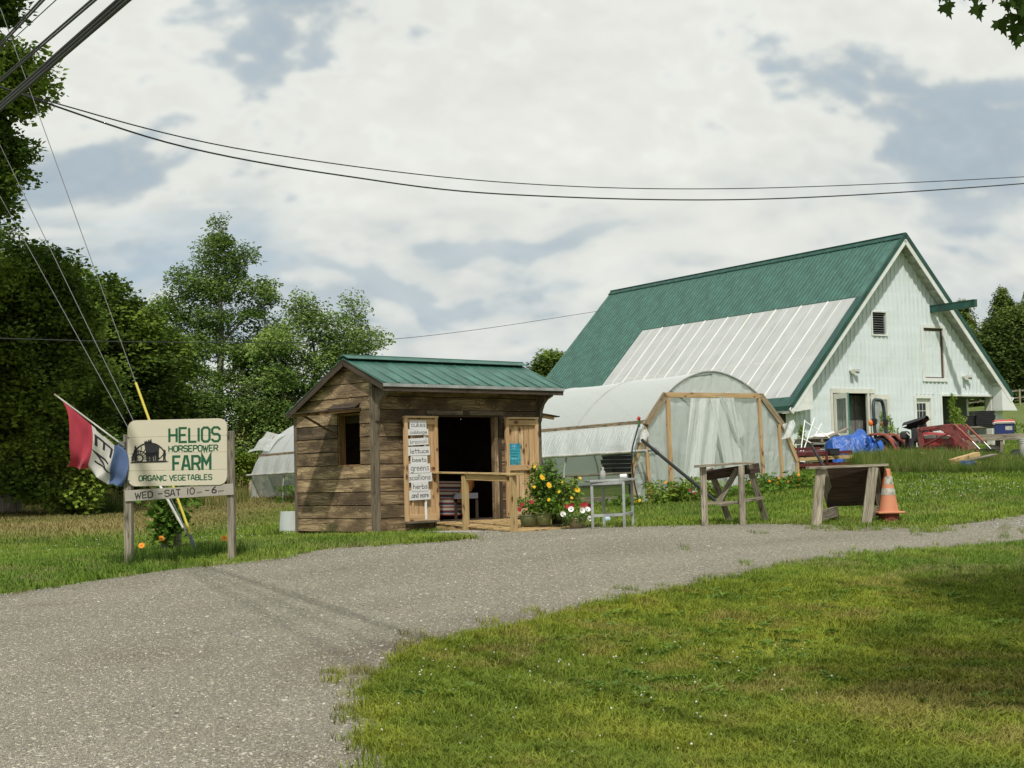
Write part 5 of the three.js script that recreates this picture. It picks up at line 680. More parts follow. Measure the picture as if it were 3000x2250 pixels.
{
  const lc = leafCluster(26, 0.13, 0.10, 0.022, 5), at = (x, D) => onG(x, D);
  const p1 = thing('potted_plant', 'tall yellow-flowered plant in a pale green pot beside the ramp', 'potted plant', [0.45, 0.80, -26.1]); pot(p1, 0.17, 0.20, M.potGreen);
  const sp = []; for (let i = 0; i < 46; i++) { const h = rr(0.2, 1.0), r = (1 - h * 0.55) * 0.34; sp.push([rr(-r, r) + 0.06 * h, h, rr(-r, r) * 0.8, rr(0.7, 1.15)]); } for (let i = 0; i < 6; i++) sp.push([0.1 + i * 0.015, 0.95 + i * 0.03, 0, 0.6]); part(p1, 'leaves', foliage(lc, sp), LM.bush); for (let i = 0; i < 7; i++) part(p1, 'stem', rod([rr(-.05, .05), 0.15, 0], [rr(-.2, .2), rr(0.6, 0.95), rr(-.15, .15)], 0.007), LM.bush);
  for (const [x, y, z, r] of [[.02, .80, .28, .055], [-.10, .98, .18, .03], [.13, .665, .32, .055], [-.12, .64, .3, .028], [.12, .42, .34, .032], [.30, .55, .2, .03]]) flowerHead(p1, [x, y, z], r * 0.95, FM.yellow, FM.orange);
  const p2 = thing('potted_plant', 'yellow-flowered plant in a black pot nearer the small grey table', 'potted plant', [0.76, 0.79, -26.3]); pot(p2, 0.16, 0.20, M.black);
  const s2 = []; for (let i = 0; i < 34; i++) { const h = rr(0.2, 0.75), r = (1 - h * 0.6) * 0.32; s2.push([rr(-r, r) + 0.08, h, rr(-r, r) * 0.8, rr(0.7, 1.1)]); } part(p2, 'leaves', foliage(lc, s2), LM.light); for (const [x, y, z, r] of [[.30, .58, .2, .058], [.36, .78, .1, .03], [.2, .45, .3, .03], [.05, .72, .22, .026]]) flowerHead(p2, [x, y, z], r * 0.9, FM.yellow, FM.orange);
  const p3 = thing('potted_plant', 'short red-flowered plant in a dark pot against the open plank door', 'potted plant', [0.22, 0.79, -26.0]); pot(p3, 0.15, 0.19, M.potGreen); const s3 = []; for (let i = 0; i < 12; i++) s3.push([rr(-.18, .18), rr(.2, .45), rr(-.12, .15), rr(.6, .9)]); part(p3, 'leaves', foliage(lc, s3), LM.bush); for (const [x, y, z] of [[-.10, .36, .2], [.06, .40, .2], [-.14, .28, .22]]) flowerHead(p3, [x, y, z], 0.04, FM.red, FM.brown);
  const p4 = thing('petunia_pot', 'low pot of white and dark red petunias at the ramp foot', 'potted plant', [1.03, 0.755, -25.75]); pot(p4, 0.15, 0.15, M.tan); const s4 = []; for (let i = 0; i < 16; i++) s4.push([rr(-.24, .24), rr(.12, .26), rr(-.15, .2), rr(.55, .8)]); part(p4, 'leaves', foliage(lc, s4), LM.petunia);
  for (const [x, y, z, k] of [[-.24, .22, .2, 1], [-.1, .30, .2, 1], [.08, .28, .22, 1], [.17, .29, .2, 1], [.2, .14, .24, 1], [-.18, .34, .05, 0], [-.08, .36, .02, 0], [.1, .35, .04, 0], [.22, .34, .02, 0], [.14, .37, .0, 0]]) { const f = sub(p4, 'flower'); f.position.set(x, y, z); f.rotation.set(-0.4 + rr(-.3, .3), rr(-.6, .6), 0); part(f, 'petals', metric(new THREE.ConeGeometry(k ? 0.05 : 0.045, 0.04, 10, 1, true).rotateX(-Math.PI / 2)), k ? FM.white : FM.crimson); part(f, 'throat', new THREE.CircleGeometry(0.014, 8).translate(0, 0, -0.004), k ? M.potGreen : FM.brown); }
  // single flowers by the sign
  const lily = (label, x, D, h, n) => { const t = thing('garden_flower', label, 'flower', onG(x, D)); for (let i = 0; i < n; i++) { const dx = rr(-.1, .1); part(t, 'stem', rod([dx * 0.3, 0, 0], [dx, h, 0], 0.004), LM.bush); flowerHead(t, [dx, h, 0.02], 0.042, FM.orange, i ? FM.yellow : FM.brown); } return t; };
  lily('orange garden flower beside the post under the flag', -5.02, 20.35, 0.27, 1); lily('small orange flower in front of the vine-covered stump', -5.05, 21.8, 0.25, 1); lily('orange garden flower near the sign post on the farm stand side', -3.98, 20.9, 0.26, 1);
  // marigolds and weeds along the greenhouse
  const weed = (name, label, cat, x, D, w, h, n, m, fl, fm) => { const t = thing(name, label, cat, onG(x, D)), s = []; for (let i = 0; i < n; i++) { const k = rnd(); s.push([rr(-w, w), 0.05 + k * h, rr(-0.3, 0.3), rr(0.8, 1.4)]); } part(t, 'leaves', foliage(lc, s), m); for (let i = 0; i < fl; i++) flowerHead(t, [rr(-w, w), rr(h * 0.4, h * 1.15), rr(0.1, 0.35)], 0.032, fm, FM.brown); return t; };
  weed('marigold_bed', 'orange marigolds growing at the foot of the greenhouse end wall', 'flowers', 5.75, 32.6, 0.85, 0.30, 40, LM.bush, 12, FM.orange);
  weed('leafy_weed', 'broad leafy weed at the greenhouse wall nearest the small grey table', 'plant', 3.15, 32.2, 0.35, 0.42, 34, LM.light, 4, FM.orange); weed('leafy_weed', 'leafy weed against the greenhouse stud behind the V-braced sawhorse', 'plant', 3.95, 32.0, 0.45, 0.38, 34, LM.light, 2, FM.crimson);
  weed('leafy_weed', 'low weeds between the green hose and the greenhouse leg', 'plant', 2.2, 32.2, 0.4, 0.18, 18, LM.bush, 2, FM.yellow);
  weed('leafy_weed', 'low leafy weeds under the marigolds at the greenhouse corner', 'plant', 5.0, 32.0, 0.6, 0.15, 26, LM.bush, 0, FM.yellow);
  weed('leafy_weed', 'tall spiky weed in the open bay of the greenhouse side', 'plant', -6.9, 47.9, 0.5, 0.5, 26, LM.bush, 0, FM.yellow);
  // vine-covered stump behind the sign
  const t = thing('vine_stump', 'old stump smothered in broad vine leaves behind the farm sign', 'plant', onG(-5.2, 23.2)); part(t, 'stump', taper([[0.12, -.05, 0], [.10, .3, 0], [.06, .55, 0]], [.07, .06, .05]), M.grey[1]); part(t, 'stump', taper([[-0.08, -.05, 0], [-.06, .3, 0], [-.04, .6, 0]], [.06, .05, .04]), M.grey[0]);
  const vs = [], big = leafCluster(18, 0.13, 0.12, 0.045, 9); for (let i = 0; i < 44; i++) { const h = rr(0.1, 0.95), r = h > 0.6 ? 0.33 : 0.2; vs.push([rr(-r, r), h, rr(-.15, .2), rr(.8, 1.2)]); } part(t, 'leaves', foliage(big, vs), LM.bush);
  // bin at the back of the stand
  const b = thing('planter_bin', 'pale grey plastic bin with grass on top behind the farm stand', 'bin', onG(-4.3, 29.9)); part(b, 'bin_body', metric(new THREE.CylinderGeometry(0.25, 0.29, 0.42, 22).translate(0, 0.21, 0)), mat([.50, .54, .55], { map: dirty })); part(b, 'tuft', bladeClump(40, 0.2, 0.2, 0.004, 0.5, 77).translate(0, 0.4, 0), LM.light);
}

// ---------- tractor ----------
reseed(901);
{
  const t = thing('tractor', 'red compact tractor with front loader parked in tall grass', 'tractor', [10.77, 1.55, -44], -0.55);
  const cyl = (a, b, r, n = 24) => rod(a, b, r, r, n);
  const wheel = (x, y, z, R, w, name) => { const wg = sub(t, name); const tyre = []; tyre.push(metric(new THREE.TorusGeometry(R - w * 0.36, w * 0.42, 10, 30)).translate(x, y, z)); for (let i = 0; i < 18; i++) { const a = i / 18 * 6.283; for (const s of [-1, 1]) { const g = box(w * 0.5, 0.045, 0.05); g.rotateY(s * 0.5); g.rotateX(0); g.translate(0, 0, 0); g.rotateY(Math.PI / 2); g.translate(0, R - 0.02, s * w * 0.24); g.rotateZ(a); g.translate(x, y, z); tyre.push(g); } } part(wg, 'tyre', tyre, M.rubber); part(wg, 'rim', [cyl([x, y, z - w * 0.25], [x, y, z + w * 0.25], R * 0.52), cyl([x, y, z - w * 0.3], [x, y, z + w * 0.3], R * 0.16)], M.redFaded); };
  for (const z of [0.52, -0.52]) { wheel(-0.1, 0.48, z, 0.50, 0.28, 'rear_wheel'); wheel(1.55, 0.30, z * 0.9, 0.31, 0.2, 'front_wheel'); }
  part(t, 'chassis', [box(1.9, 0.28, 0.34, 0.75, 0.5, 0), box(0.6, 0.4, 0.45, -0.1, 0.62, 0), box(0.12, 0.12, 0.9, 1.55, 0.33, 0), box(0.12, 0.2, 0.8, -0.1, 0.48, 0)], M.blackSoft);
  // hood: rounded, sloping to the front
  const hs = (yb, yt, w) => sheet((u, v) => { const x = mix(1.05, 2.02, u), a = (v - 0.5) * 2, ww = w * (1 - 0.22 * sst(u, 0.6, 1)), top = mix(yt, yt - 0.16, u * u), q = Math.abs(a) > 0.5 ? (Math.abs(a) - 0.5) * 2 : 0; return [x, mix(top - 0.03 * (a * 2) * (a * 2) * (Math.abs(a) <= 0.5 ? 1 : 0) - (q > 0 ? 0.03 : 0), yb, q), Math.sign(a || 1) * (Math.abs(a) <= 0.5 ? Math.abs(a) * 2 * ww * 0.88 : ww * mix(0.9, 1, Math.sin(q * 3.14 / 2)))]; }, 14, 20);
  part(t, 'hood', [hs(0.55, 1.06, 0.31), prism([[-.30, .55], [.30, .55], [.26, .86], [-.26, .86]], 0.05).rotateY(Math.PI / 2).translate(1.99, 0, 0)], M.redBright);
  for (const s of [1, -1]) { part(t, 'hood_stripe', [box(0.34, 0.10, 0.012, 1.26, 0.92, s * 0.312), prism([[1.46, .96], [1.80, .90], [1.78, .84], [1.46, .88]], 0.014, 0).translate(0, 0, s > 0 ? 0.30 : -0.314)], M.whitePlastic); part(t, 'side_grille', box(0.7, 0.10, 0.02, 1.5, 0.64, s * 0.305), M.redDark); }
  part(t, 'headlight', box(0.02, 0.09, 0.16, 2.04, 0.8, 0.14), M.whitePlastic); part(t, 'headlight', box(0.02, 0.09, 0.16, 2.04, 0.8, -0.14), M.whitePlastic);
  part(t, 'bumper', box(0.10, 0.2, 0.6, 2.10, 0.55, 0), M.redFaded);
  // console, steering, seat tipped forward
  part(t, 'console', [box(0.34, 0.42, 0.36, 0.84, 0.98, 0, 0.05), box(0.25, 0.3, 0.3, 0.62, 0.75, 0.05, 0.04)], M.blackSoft); part(t, 'fuel_tank', metric(new RoundedBoxGeometry(0.26, 0.24, 0.22, 3, 0.08)).translate(0.56, 0.98, 0.36), M.blackSoft);
  part(t, 'steering_wheel', new THREE.TorusGeometry(0.18, 0.016, 8, 24).rotateX(Math.PI / 2).rotateZ(0.6).translate(0.72, 1.27, 0), M.black);
  part(t, 'lever', [tube([[0.95, 0.9, 0.4], [1.0, 1.1, 0.42], [0.97, 1.25, 0.44]], 0.016, 10, 6), tube([[0.7, 0.7, 0.42], [0.75, 0.5, 0.45], [0.9, 0.3, 0.45]], 0.03, 10, 6), rod([0.68, 1.08, 0.5], [0.72, 1.0, 0.5], 0.02), tube([[0.9, 0.75, 0.3], [1.0, 0.5, 0.35], [1.1, 0.35, 0.35]], 0.025, 12, 6)], M.black); part(t, 'lever', [rod([0.66, 1.05, 0.52], [0.76, 0.95, 0.52], 0.018), rod([0.95, 1.1, 0.45], [0.98, 1.18, 0.45], 0.02)], M.whitePlastic);
  const seat = sub(t, 'seat'); part(seat, 'cushion', sheet((u, v) => { const x = mix(0.44, 1.10, u), e = Math.sin(v * 3.14); return [x, 1.24 + 0.20 * u + 0.12 * e * (1 - 0.3 * u), (v - 0.5) * 0.5]; }, 12, 12), M.black); part(seat, 'shell', sheet((u, v) => { const x = mix(0.42, 1.12, u), e = Math.sin(v * 3.14); return [x + 0.02, 1.20 + 0.22 * u - 0.16 * e * Math.sin(u * 3.14), (v - 0.5) * 0.52]; }, 12, 12), M.black); part(seat, 'bracket', [box(0.2, 0.14, 0.26, 0.95, 1.2, 0), box(0.05, 0.2, 0.3, 1.05, 1.12, 0)], M.blackSoft);
  // fenders
  for (const s of [1, -1]) { const prof = [[-.48, 1.0], [-.36, 1.06], [-.1, 1.07], [.08, 1.03], [.24, .88], [.34, .72], [.42, .52], [.47, .34], [.62, .32]]; const o = prof.map(([x, y], i) => [x, y]), inn = prof.slice().reverse().map(([x, y]) => [x - 0.03, y - 0.055]); part(t, 'fender', prism([...o, ...inn], 0.34, 0.008).translate(0, 0, s > 0 ? 0.34 : -0.68), M.redFaded); }
  part(t, 'step', box(0.62, 0.035, 0.34, 0.72, 0.33, 0.5), M.redFaded); part(t, 'step', box(0.62, 0.035, 0.34, 0.72, 0.33, -0.5), M.redFaded);
  // roll bar
  const rp = []; for (const [y, z] of [[.95, .50], [1.3, .50], [1.75, .47], [1.95, .40], [2.03, .26], [2.03, 0], [2.03, -.26], [1.95, -.40], [1.75, -.47], [1.3, -.50], [.95, -.50]]) rp.push([-0.25 - (y - 0.95) * 0.05, y, z]);
  part(t, 'roll_bar', tube(rp, 0.05, 80, 8), mat([.022, .04, .045], { roughness: 0.5 })); for (const z of [.5, -.5]) { part(t, 'hinge_bracket', box(0.12, 0.16, 0.13, -0.26, 1.4, z), M.black); const l = sub(t, 'warning_light'); part(l, 'lens', metric(new THREE.SphereGeometry(0.085, 16, 10).scale(0.8, 1.1, 0.8)).translate(-0.34, 1.36, z + 0.09 * Math.sign(z)), M.orange); part(l, 'housing', box(0.06, 0.08, 0.1, -0.28, 1.42, z + 0.06 * Math.sign(z)), M.black); }
  // loader
  for (const s of [1, -1]) {
    const a = sub(t, 'loader_arm'), z = s * 0.52, Z = s > 0 ? z - 0.04 : z - 0.04, S = s < 0 ? 0.16 : 0; const sh = (p) => p.map(([x, y]) => [x, y]);
    part(a, 'boom', prism(sh([[1.0, 1.16], [1.05, 1.08], [1.55, 1.13], [1.72, 1.02], [1.84, .97], [2.31, .44], [2.43, .50], [2.07, 1.02], [2.05, 1.15], [1.96, 1.25], [1.75, 1.24], [1.02, 1.18]]), 0.08, 0.01).translate(0, 0, Z), M.red);
    part(a, 'tower', prism([[.96, 1.16], [1.06, 1.14], [1.16, .62], [1.08, .52], [1.0, .6]], 0.10, 0.006).translate(0, 0, Z - 0.05), M.red);
    part(a, 'lift_cylinder', [rod([1.12, 0.66, z], [1.6, 0.88, z], 0.035), rod([1.6, 0.88, z], [1.82, 0.98, z], 0.02)], M.redDark);
    part(a, 'bucket_cylinder', rod([2.02, 1.24, z + s * 0.08], [2.5, 0.74, z + s * 0.08], 0.032), M.redFaded); part(a, 'piston', rod([2.5, 0.74, z + s * 0.08], [2.72, 0.5, z + s * 0.08], 0.02), M.chrome);
    part(a, 'hose', tube([[1.3, 1.2, z - s * 0.06], [1.7, 1.18, z - s * 0.06], [1.9, 1.12, z - s * 0.06], [2.2, 0.8, z - s * 0.06]], 0.012, 20, 5), M.galv);
  }
  part(t, 'cross_tube', cyl([2.2, 0.72, -0.5], [2.2, 0.72, 0.5], 0.05), M.red); part(t, 'loader_frame', box(0.08, 0.24, 0.9, 2.3, 0.66, 0), mat([.40, .20, .13], { map: rusty }));
  part(t, 'bucket', [box(0.03, 0.46, 1.4, 2.72, 0.28, 0), box(0.7, 0.025, 1.4, 3.05, 0.06, 0), prism([[2.7, .05], [3.42, .05], [3.36, .14], [2.98, .42], [2.7, .52]], 0.02, 0).translate(0, 0, 0.69), prism([[2.7, .05], [3.42, .05], [3.36, .14], [2.98, .42], [2.7, .52]], 0.02, 0).translate(0, 0, -0.71), box(0.2, 0.03, 1.4, 2.82, 0.52, 0)], M.black);
}
// ---------- trailer, tarp, pallets and clutter in front of the barn ----------
reseed(951);
{
  const tr = thing('trailer', 'old red hay wagon trailer with a long timber bed beyond the greenhouse', 'trailer', [6.6, ground(7.4, 38) - 0.2, -37], -0.5 + 1.22);
  const bed = (a, b, m, n, x0 = 0, x1 = 2.6, z = 0) => part(tr, n, span([x0, a, z], [x1, b, z], 0.085, 0.05), m);
  bed(0.36, 0.38, M.redDark, 'side_rail'); bed(0.50, 0.56, M.treated[2], 'deck_board', 0, 2.6, -0.02); bed(0.62, 0.68, M.redDark, 'side_rail', -0.1, 2.65, -0.1); part(tr, 'side_rail', span([-0.1, 0.75, -1.1], [2.65, 0.8, -1.1], 0.07, 0.05), M.redDark);
  part(tr, 'lower_rail', span([0.75, 0.24, 0.03], [2.62, 0.33, 0.03], 0.13, 0.05), M.red); part(tr, 'bracket', box(0.07, 0.26, 0.03, 0.32, 0.47, 0.04), M.redDark); part(tr, 'bracket', box(0.06, 0.24, 0.03, 1.45, 0.5, 0.04), M.redDark);
  part(tr, 'number_plate', box(0.30, 0.035, 0.01, 1.75, 0.27, 0.065), M.tape); part(tr, 'number', box(0.07, 0.08, 0.01, 0.25, 0.38, 0.045), M.tape);
  for (let i = 0; i < 8; i++) part(tr, 'deck_plank', box(2.7, 0.035, 0.14, 1.3, 0.60, -0.17 - i * 0.15), M.grey[i % 3]);
  for (const z of [-0.15, -1.0]) { const w = sub(tr, 'wheel'); part(w, 'tyre', metric(new THREE.TorusGeometry(0.2, 0.07, 10, 24)).translate(0.65, 0.18, z), M.rubber); part(w, 'rim', rod([0.65, 0.18, z - 0.05], [0.65, 0.18, z + 0.05], 0.14), M.redDark); }
  const R = (name, label, cat, p, turn = 0) => thing(name, label, cat, p, turn);
  const bx = R('tool_box', 'dark red rounded metal box on the wagon bed', 'box', [7.55, 2.0, -39], 0.1); part(bx, 'box_body', metric(new RoundedBoxGeometry(0.62, 0.2, 0.4, 3, 0.07)), M.redDark); part(bx, 'lid_edge', box(0.3, 0.17, 0.41, 0.18, 0.0, 0.005, 0.05), M.red);
  const tb = R('black_tub', 'square black plastic tub at the foot of the blue tarp', 'tub', [7.93, 1.98, -38.2], 0.2); part(tb, 'tub_body', box(0.26, 0.14, 0.22, 0, 0.07, 0, 0.012), M.black); part(tb, 'rim', box(0.29, 0.02, 0.25, 0, 0.145, 0), M.blackSoft);
  // tarp over a pile
  const tp = R('blue_tarp', 'crumpled bright blue tarpaulin draped over a pile beside the tractor', 'tarp', [9.0, 1.62, -41.2], 0.15);
  part(tp, 'sheet', sheet((u, v) => { const x = mix(-0.62, 0.66, u), s = mix(0.55, -0.6, v), lump = 0.9 - 0.35 * Math.pow(Math.abs(x + 0.05) / 0.7, 3) + 0.26 * Math.exp(-((x - 0.42) ** 2 + (s + 0.1) ** 2) * 22), e = sst(Math.abs(s), 0.12, 0.62), n = (fbm(u * 4 + 1, v * 5, 4, 961) - 0.5) * 0.24, f = 0.05 * Math.sin(u * 30 + 3 * Math.sin(v * 5)) * e; const side = sst(u, 0.94, 1) + sst(1 - u, 0.95, 1); return [x + n * 0.5 + 0.03 * Math.sin(v * 9), Math.max(-0.05, lump * (1 - e * 0.85) + n * (1 - e * 0.3) - side * 0.6 * (lump * (1 - e))), s + f + n * 0.3]; }, 90, 70, [2, 2]), M.tarp);
  part(tp, 'fold', sheet((u, v) => { const x = mix(0.25, 0.68, u), k = 1 - v; return [x + 0.10 * Math.sin(v * 7) + 0.04 * Math.sin(u * 20 + v * 8), 0.05 + k * (0.72 + 0.12 * Math.sin(u * 6)) + (fbm(u * 5, v * 6, 3, 963) - 0.5) * 0.12, 0.44 + v * 0.22 + 0.06 * Math.sin(u * 17 + v * 3)]; }, 50, 40, [1, 1.5]), M.tarp);
  // pallets
  const pallet = () => { const p = R('pallet', '', 'pallet', [8.28, 1.72, -41.9], 0.25); for (let i = 0; i < 5; i++) part(p, 'slat', box(0.9, 0.02, 0.12, 0, 0.12, -0.36 + i * 0.18), M.grey[i % 3]); for (const x of [-.4, 0, .4]) part(p, 'stringer', box(0.06, 0.09, 0.85, x, 0.06, 0), M.grey[1]); for (let i = 0; i < 3; i++) part(p, 'bottom_slat', box(0.9, 0.02, 0.1, 0, 0.01, -0.36 + i * 0.36), M.grey[0]); return p; };
  const p0 = pallet(); p0.userData.label = 'lowest weathered pallet in the stack beside the blue tarp'; p0.userData.group = 'pallets stacked by the tarp';
  ['second weathered pallet up in the stack beside the tarp', 'third weathered pallet up in the stack beside the tarp', 'fourth weathered pallet up, just under the top of the stack', 'topmost weathered pallet, holding the white bags by the tarp'].forEach((l, i) => { const c = p0.clone(); c.name = numbered('pallet'); c.position.y += (i + 1) * 0.155; c.position.x += rr(-.05, .05); c.rotation.y += rr(-.06, .06); c.userData.label = l; scene.add(c); });
  const bags = R('white_bag', 'white plastic bags heaped on the pallet stack', 'bag', [8.55, 2.42, -42.5]); part(bags, 'bag_body', metric(sheet((u, v) => { const a = u * 6.283, q = Math.sin(v * 3.14159); return [Math.cos(a) * 0.34 * q * (1 + .15 * Math.sin(a * 3 + v * 5)), (1 - v) * 0.22, Math.sin(a) * 0.25 * q]; }, 28, 12)), M.white); part(bags, 'bag_body', metric(sheet((u, v) => { const a = u * 6.283, q = Math.sin(v * 3.14159); return [0.28 + Math.cos(a) * 0.2 * q, 0.05 + (1 - v) * 0.2, Math.sin(a) * 0.2 * q]; }, 20, 10)), M.white);
  const bd = R('loose_board', 'sloping grey board lying over the white bags by the tarp', 'board', [0, 0, 0]); part(bd, 'board', span([8.55, 2.50, -42.0], [9.2, 2.74, -42.2], 0.03, 0.3), M.grey[0]);
  const pv = (label, a, b) => { const t = R('plastic_pipe', label, 'pipe'); part(t, 'pipe', rod(a, b, 0.015), M.white); };
  pv('white plastic pipe standing steepest beside the pallets', [7.46, 2.05, -40], [7.98, 2.98, -42]); pv('white plastic pipe whose upper end reaches highest by the barn wall', [7.52, 2.05, -40.05], [8.25, 3.04, -42]); pv('white plastic pipe slanting down across the other two to the bags', [7.94, 2.96, -41.9], [8.60, 2.48, -41.8]); pv('short white plastic pipe poking up through the white bags', [8.35, 2.55, -42.6], [8.62, 2.9, -42.9]); pv('short white cross pipe low between the two upright pipes', [7.66, 2.44, -40.6], [7.86, 2.33, -40.6]);
  const ws = R('white_sheet', 'white sheet of panel leaning on the barn corner', 'panel', [8.0, 1.7, -43.8]); part(ws, 'panel', prism([[-.1, 0], [.35, 0], [.15, .62], [0, .72], [-.12, .7]], 0.02).rotateX(-0.2), M.white);
  // lumber heap, barrel
  const l1 = R('lumber', 'pale split board lying on top of the weedy wood heap', 'lumber'); part(l1, 'board', span([10.0, 1.73, -35.2], [10.72, 1.885, -35.6], 0.10, 0.2), M.treated[2]);
  const l2 = R('lumber', 'dark thin board poking out of the weedy wood heap', 'lumber'); part(l2, 'board', span([10.25, 1.73, -35.1], [11.15, 1.87, -35.7], 0.03, 0.2), M.grey[1]);
  const l3 = R('lumber', 'pale stick rising out of the grass before the tractor step', 'stick'); part(l3, 'stick', rod([10.02, 1.98, -38], [10.62, 1.74, -37], 0.022), M.treated[1]);
  const l4 = R('lumber', 'short pale offcuts at the end of the weedy wood heap', 'lumber'); for (let i = 0; i < 7; i++) part(l4, 'offcut', span([9.95 + i * 0.09, 1.64 + rr(-.03, .04), -35.1], [10.13 + i * 0.09, 1.67 + rr(-.04, .05), -35.2], 0.05, 0.08), M.treated[i % 3]);
  const br = R('plastic_barrel', 'blue plastic barrel half hidden under the weedy wood heap', 'barrel', [10.3, 1.33, -34.95]); part(br, 'barrel_body', metric(new THREE.LatheGeometry([[0, 0], [.15, 0], [.18, .08], [.19, .2], [.18, .34], [.16, .4], [0, .4]].map(([a, b]) => new THREE.Vector2(a, b)), 22)), M.blueBarrel);
  // deck table with cooler, crates
  const dk = R('plank_table', 'long grey plank table behind the tractor loader', 'table', [14.0, 1.75, -46.2], -0.25); for (let i = 0; i < 4; i++) part(dk, 'plank', box(3.0, 0.045, 0.20, 1.0, 0.78, -0.36 + i * 0.22), M.grey[i % 3]); part(dk, 'apron', box(3.0, 0.15, 0.04, 1.0, 0.69, 0.40), M.grey[0]); for (const x of [-.4, 0.62, 1.5, 2.4]) for (const z of [0.34, -0.4]) part(dk, 'leg', box(0.10, 0.75, 0.10, x, 0.36, z), M.grey[1]);
  const co = R('cooler', 'dark blue picnic cooler with white rim and red lid on the plank table', 'cooler', [14.85, 2.555, -46.5], -0.2); part(co, 'cooler_body', metric(new RoundedBoxGeometry(0.56, 0.33, 0.36, 3, 0.03)).translate(0, 0.165, 0), M.navy); part(co, 'white_rim', metric(new RoundedBoxGeometry(0.62, 0.06, 0.42, 2, 0.02)).translate(0, 0.345, 0), M.white); part(co, 'lid', metric(new RoundedBoxGeometry(0.60, 0.07, 0.40, 2, 0.025)).translate(0, 0.40, 0), M.lidRed); part(co, 'handle', tube([[-.3, .30, .2], [-.28, .36, .23], [0, .37, .24], [.28, .36, .23], [.3, .30, .2]], 0.014, 20, 6), M.white); part(co, 'sticker', box(0.20, 0.12, 0.006, 0.12, 0.18, 0.182), M.tape);
  const low = R('crate_stand', 'dark stand holding the black plastic trays beside the cooler', 'stand', [14.4, 2.1, -48]); part(low, 'stand_top', box(1.3, 0.06, 0.6, 0.2, 0.72, 0), M.grey[1]); for (const x of [-.35, .75]) part(low, 'leg', box(0.08, 0.72, 0.5, x, 0.36, 0), M.shedDark);
  let c0 = null; const names = ['lowest', 'second lowest', 'third lowest', 'middle', 'third highest', 'second highest', 'topmost']; names.forEach((n, i) => { let c; if (!c0) { c = c0 = R('plastic_tray', '', 'tray', [14.72, 2.85, -47.9], -0.2); part(c, 'tray_body', box(0.56, 0.055, 0.5, 0, 0.028, 0, 0.008), M.black); part(c, 'rim', box(0.59, 0.012, 0.53, 0, 0.058, 0, 0.004), M.blackSoft); } else { c = c0.clone(); c.name = numbered('plastic_tray'); scene.add(c); c.position.y += i * 0.068; c.position.x += rr(-.015, .015); } c.userData = { label: n + ' black tray of the stack beside the picnic cooler', category: 'tray', group: 'black trays stacked by the cooler' }; });
  let d0 = null; names.slice(0, 5).forEach((n, i) => { let c; if (!d0) { d0 = c = c0.clone(); c.position.set(14.32, 2.85, -48.2); } else { c = d0.clone(); c.position.y += i * 0.068; } c.name = numbered('plastic_tray'); scene.add(c); c.userData = { label: (i === 4 ? 'topmost' : n) + ' black tray of the lower stack inside the garage opening side', category: 'tray', group: 'black trays stacked by the cooler' }; });
  const bk = R('bucket', 'tall off-white plastic bucket at the edge of the lawn by the plank table', 'bucket', [13.98, 1.78, -42]); part(bk, 'bucket_body', metric(new THREE.CylinderGeometry(0.17, 0.145, 0.56, 22).translate(0, 0.28, 0)), M.whitePlastic); for (const y of [.44, .49, .54]) part(bk, 'rib', new THREE.TorusGeometry(0.168, 0.01, 6, 24).rotateX(Math.PI / 2).translate(0, y, 0), M.whitePlastic);
  const sh = R('feed_sack', 'pale sacks slumped under the plank table', 'sack', [14.35, 1.72, -46.1]); part(sh, 'sack_body', metric(new RoundedBoxGeometry(0.45, 0.5, 0.35, 4, 0.14)).translate(0, 0.26, 0), M.tape); part(sh, 'sack_body', metric(new RoundedBoxGeometry(0.4, 0.35, 0.35, 4, 0.12)).translate(0.75, 0.2, 0), M.tableGrey);
}

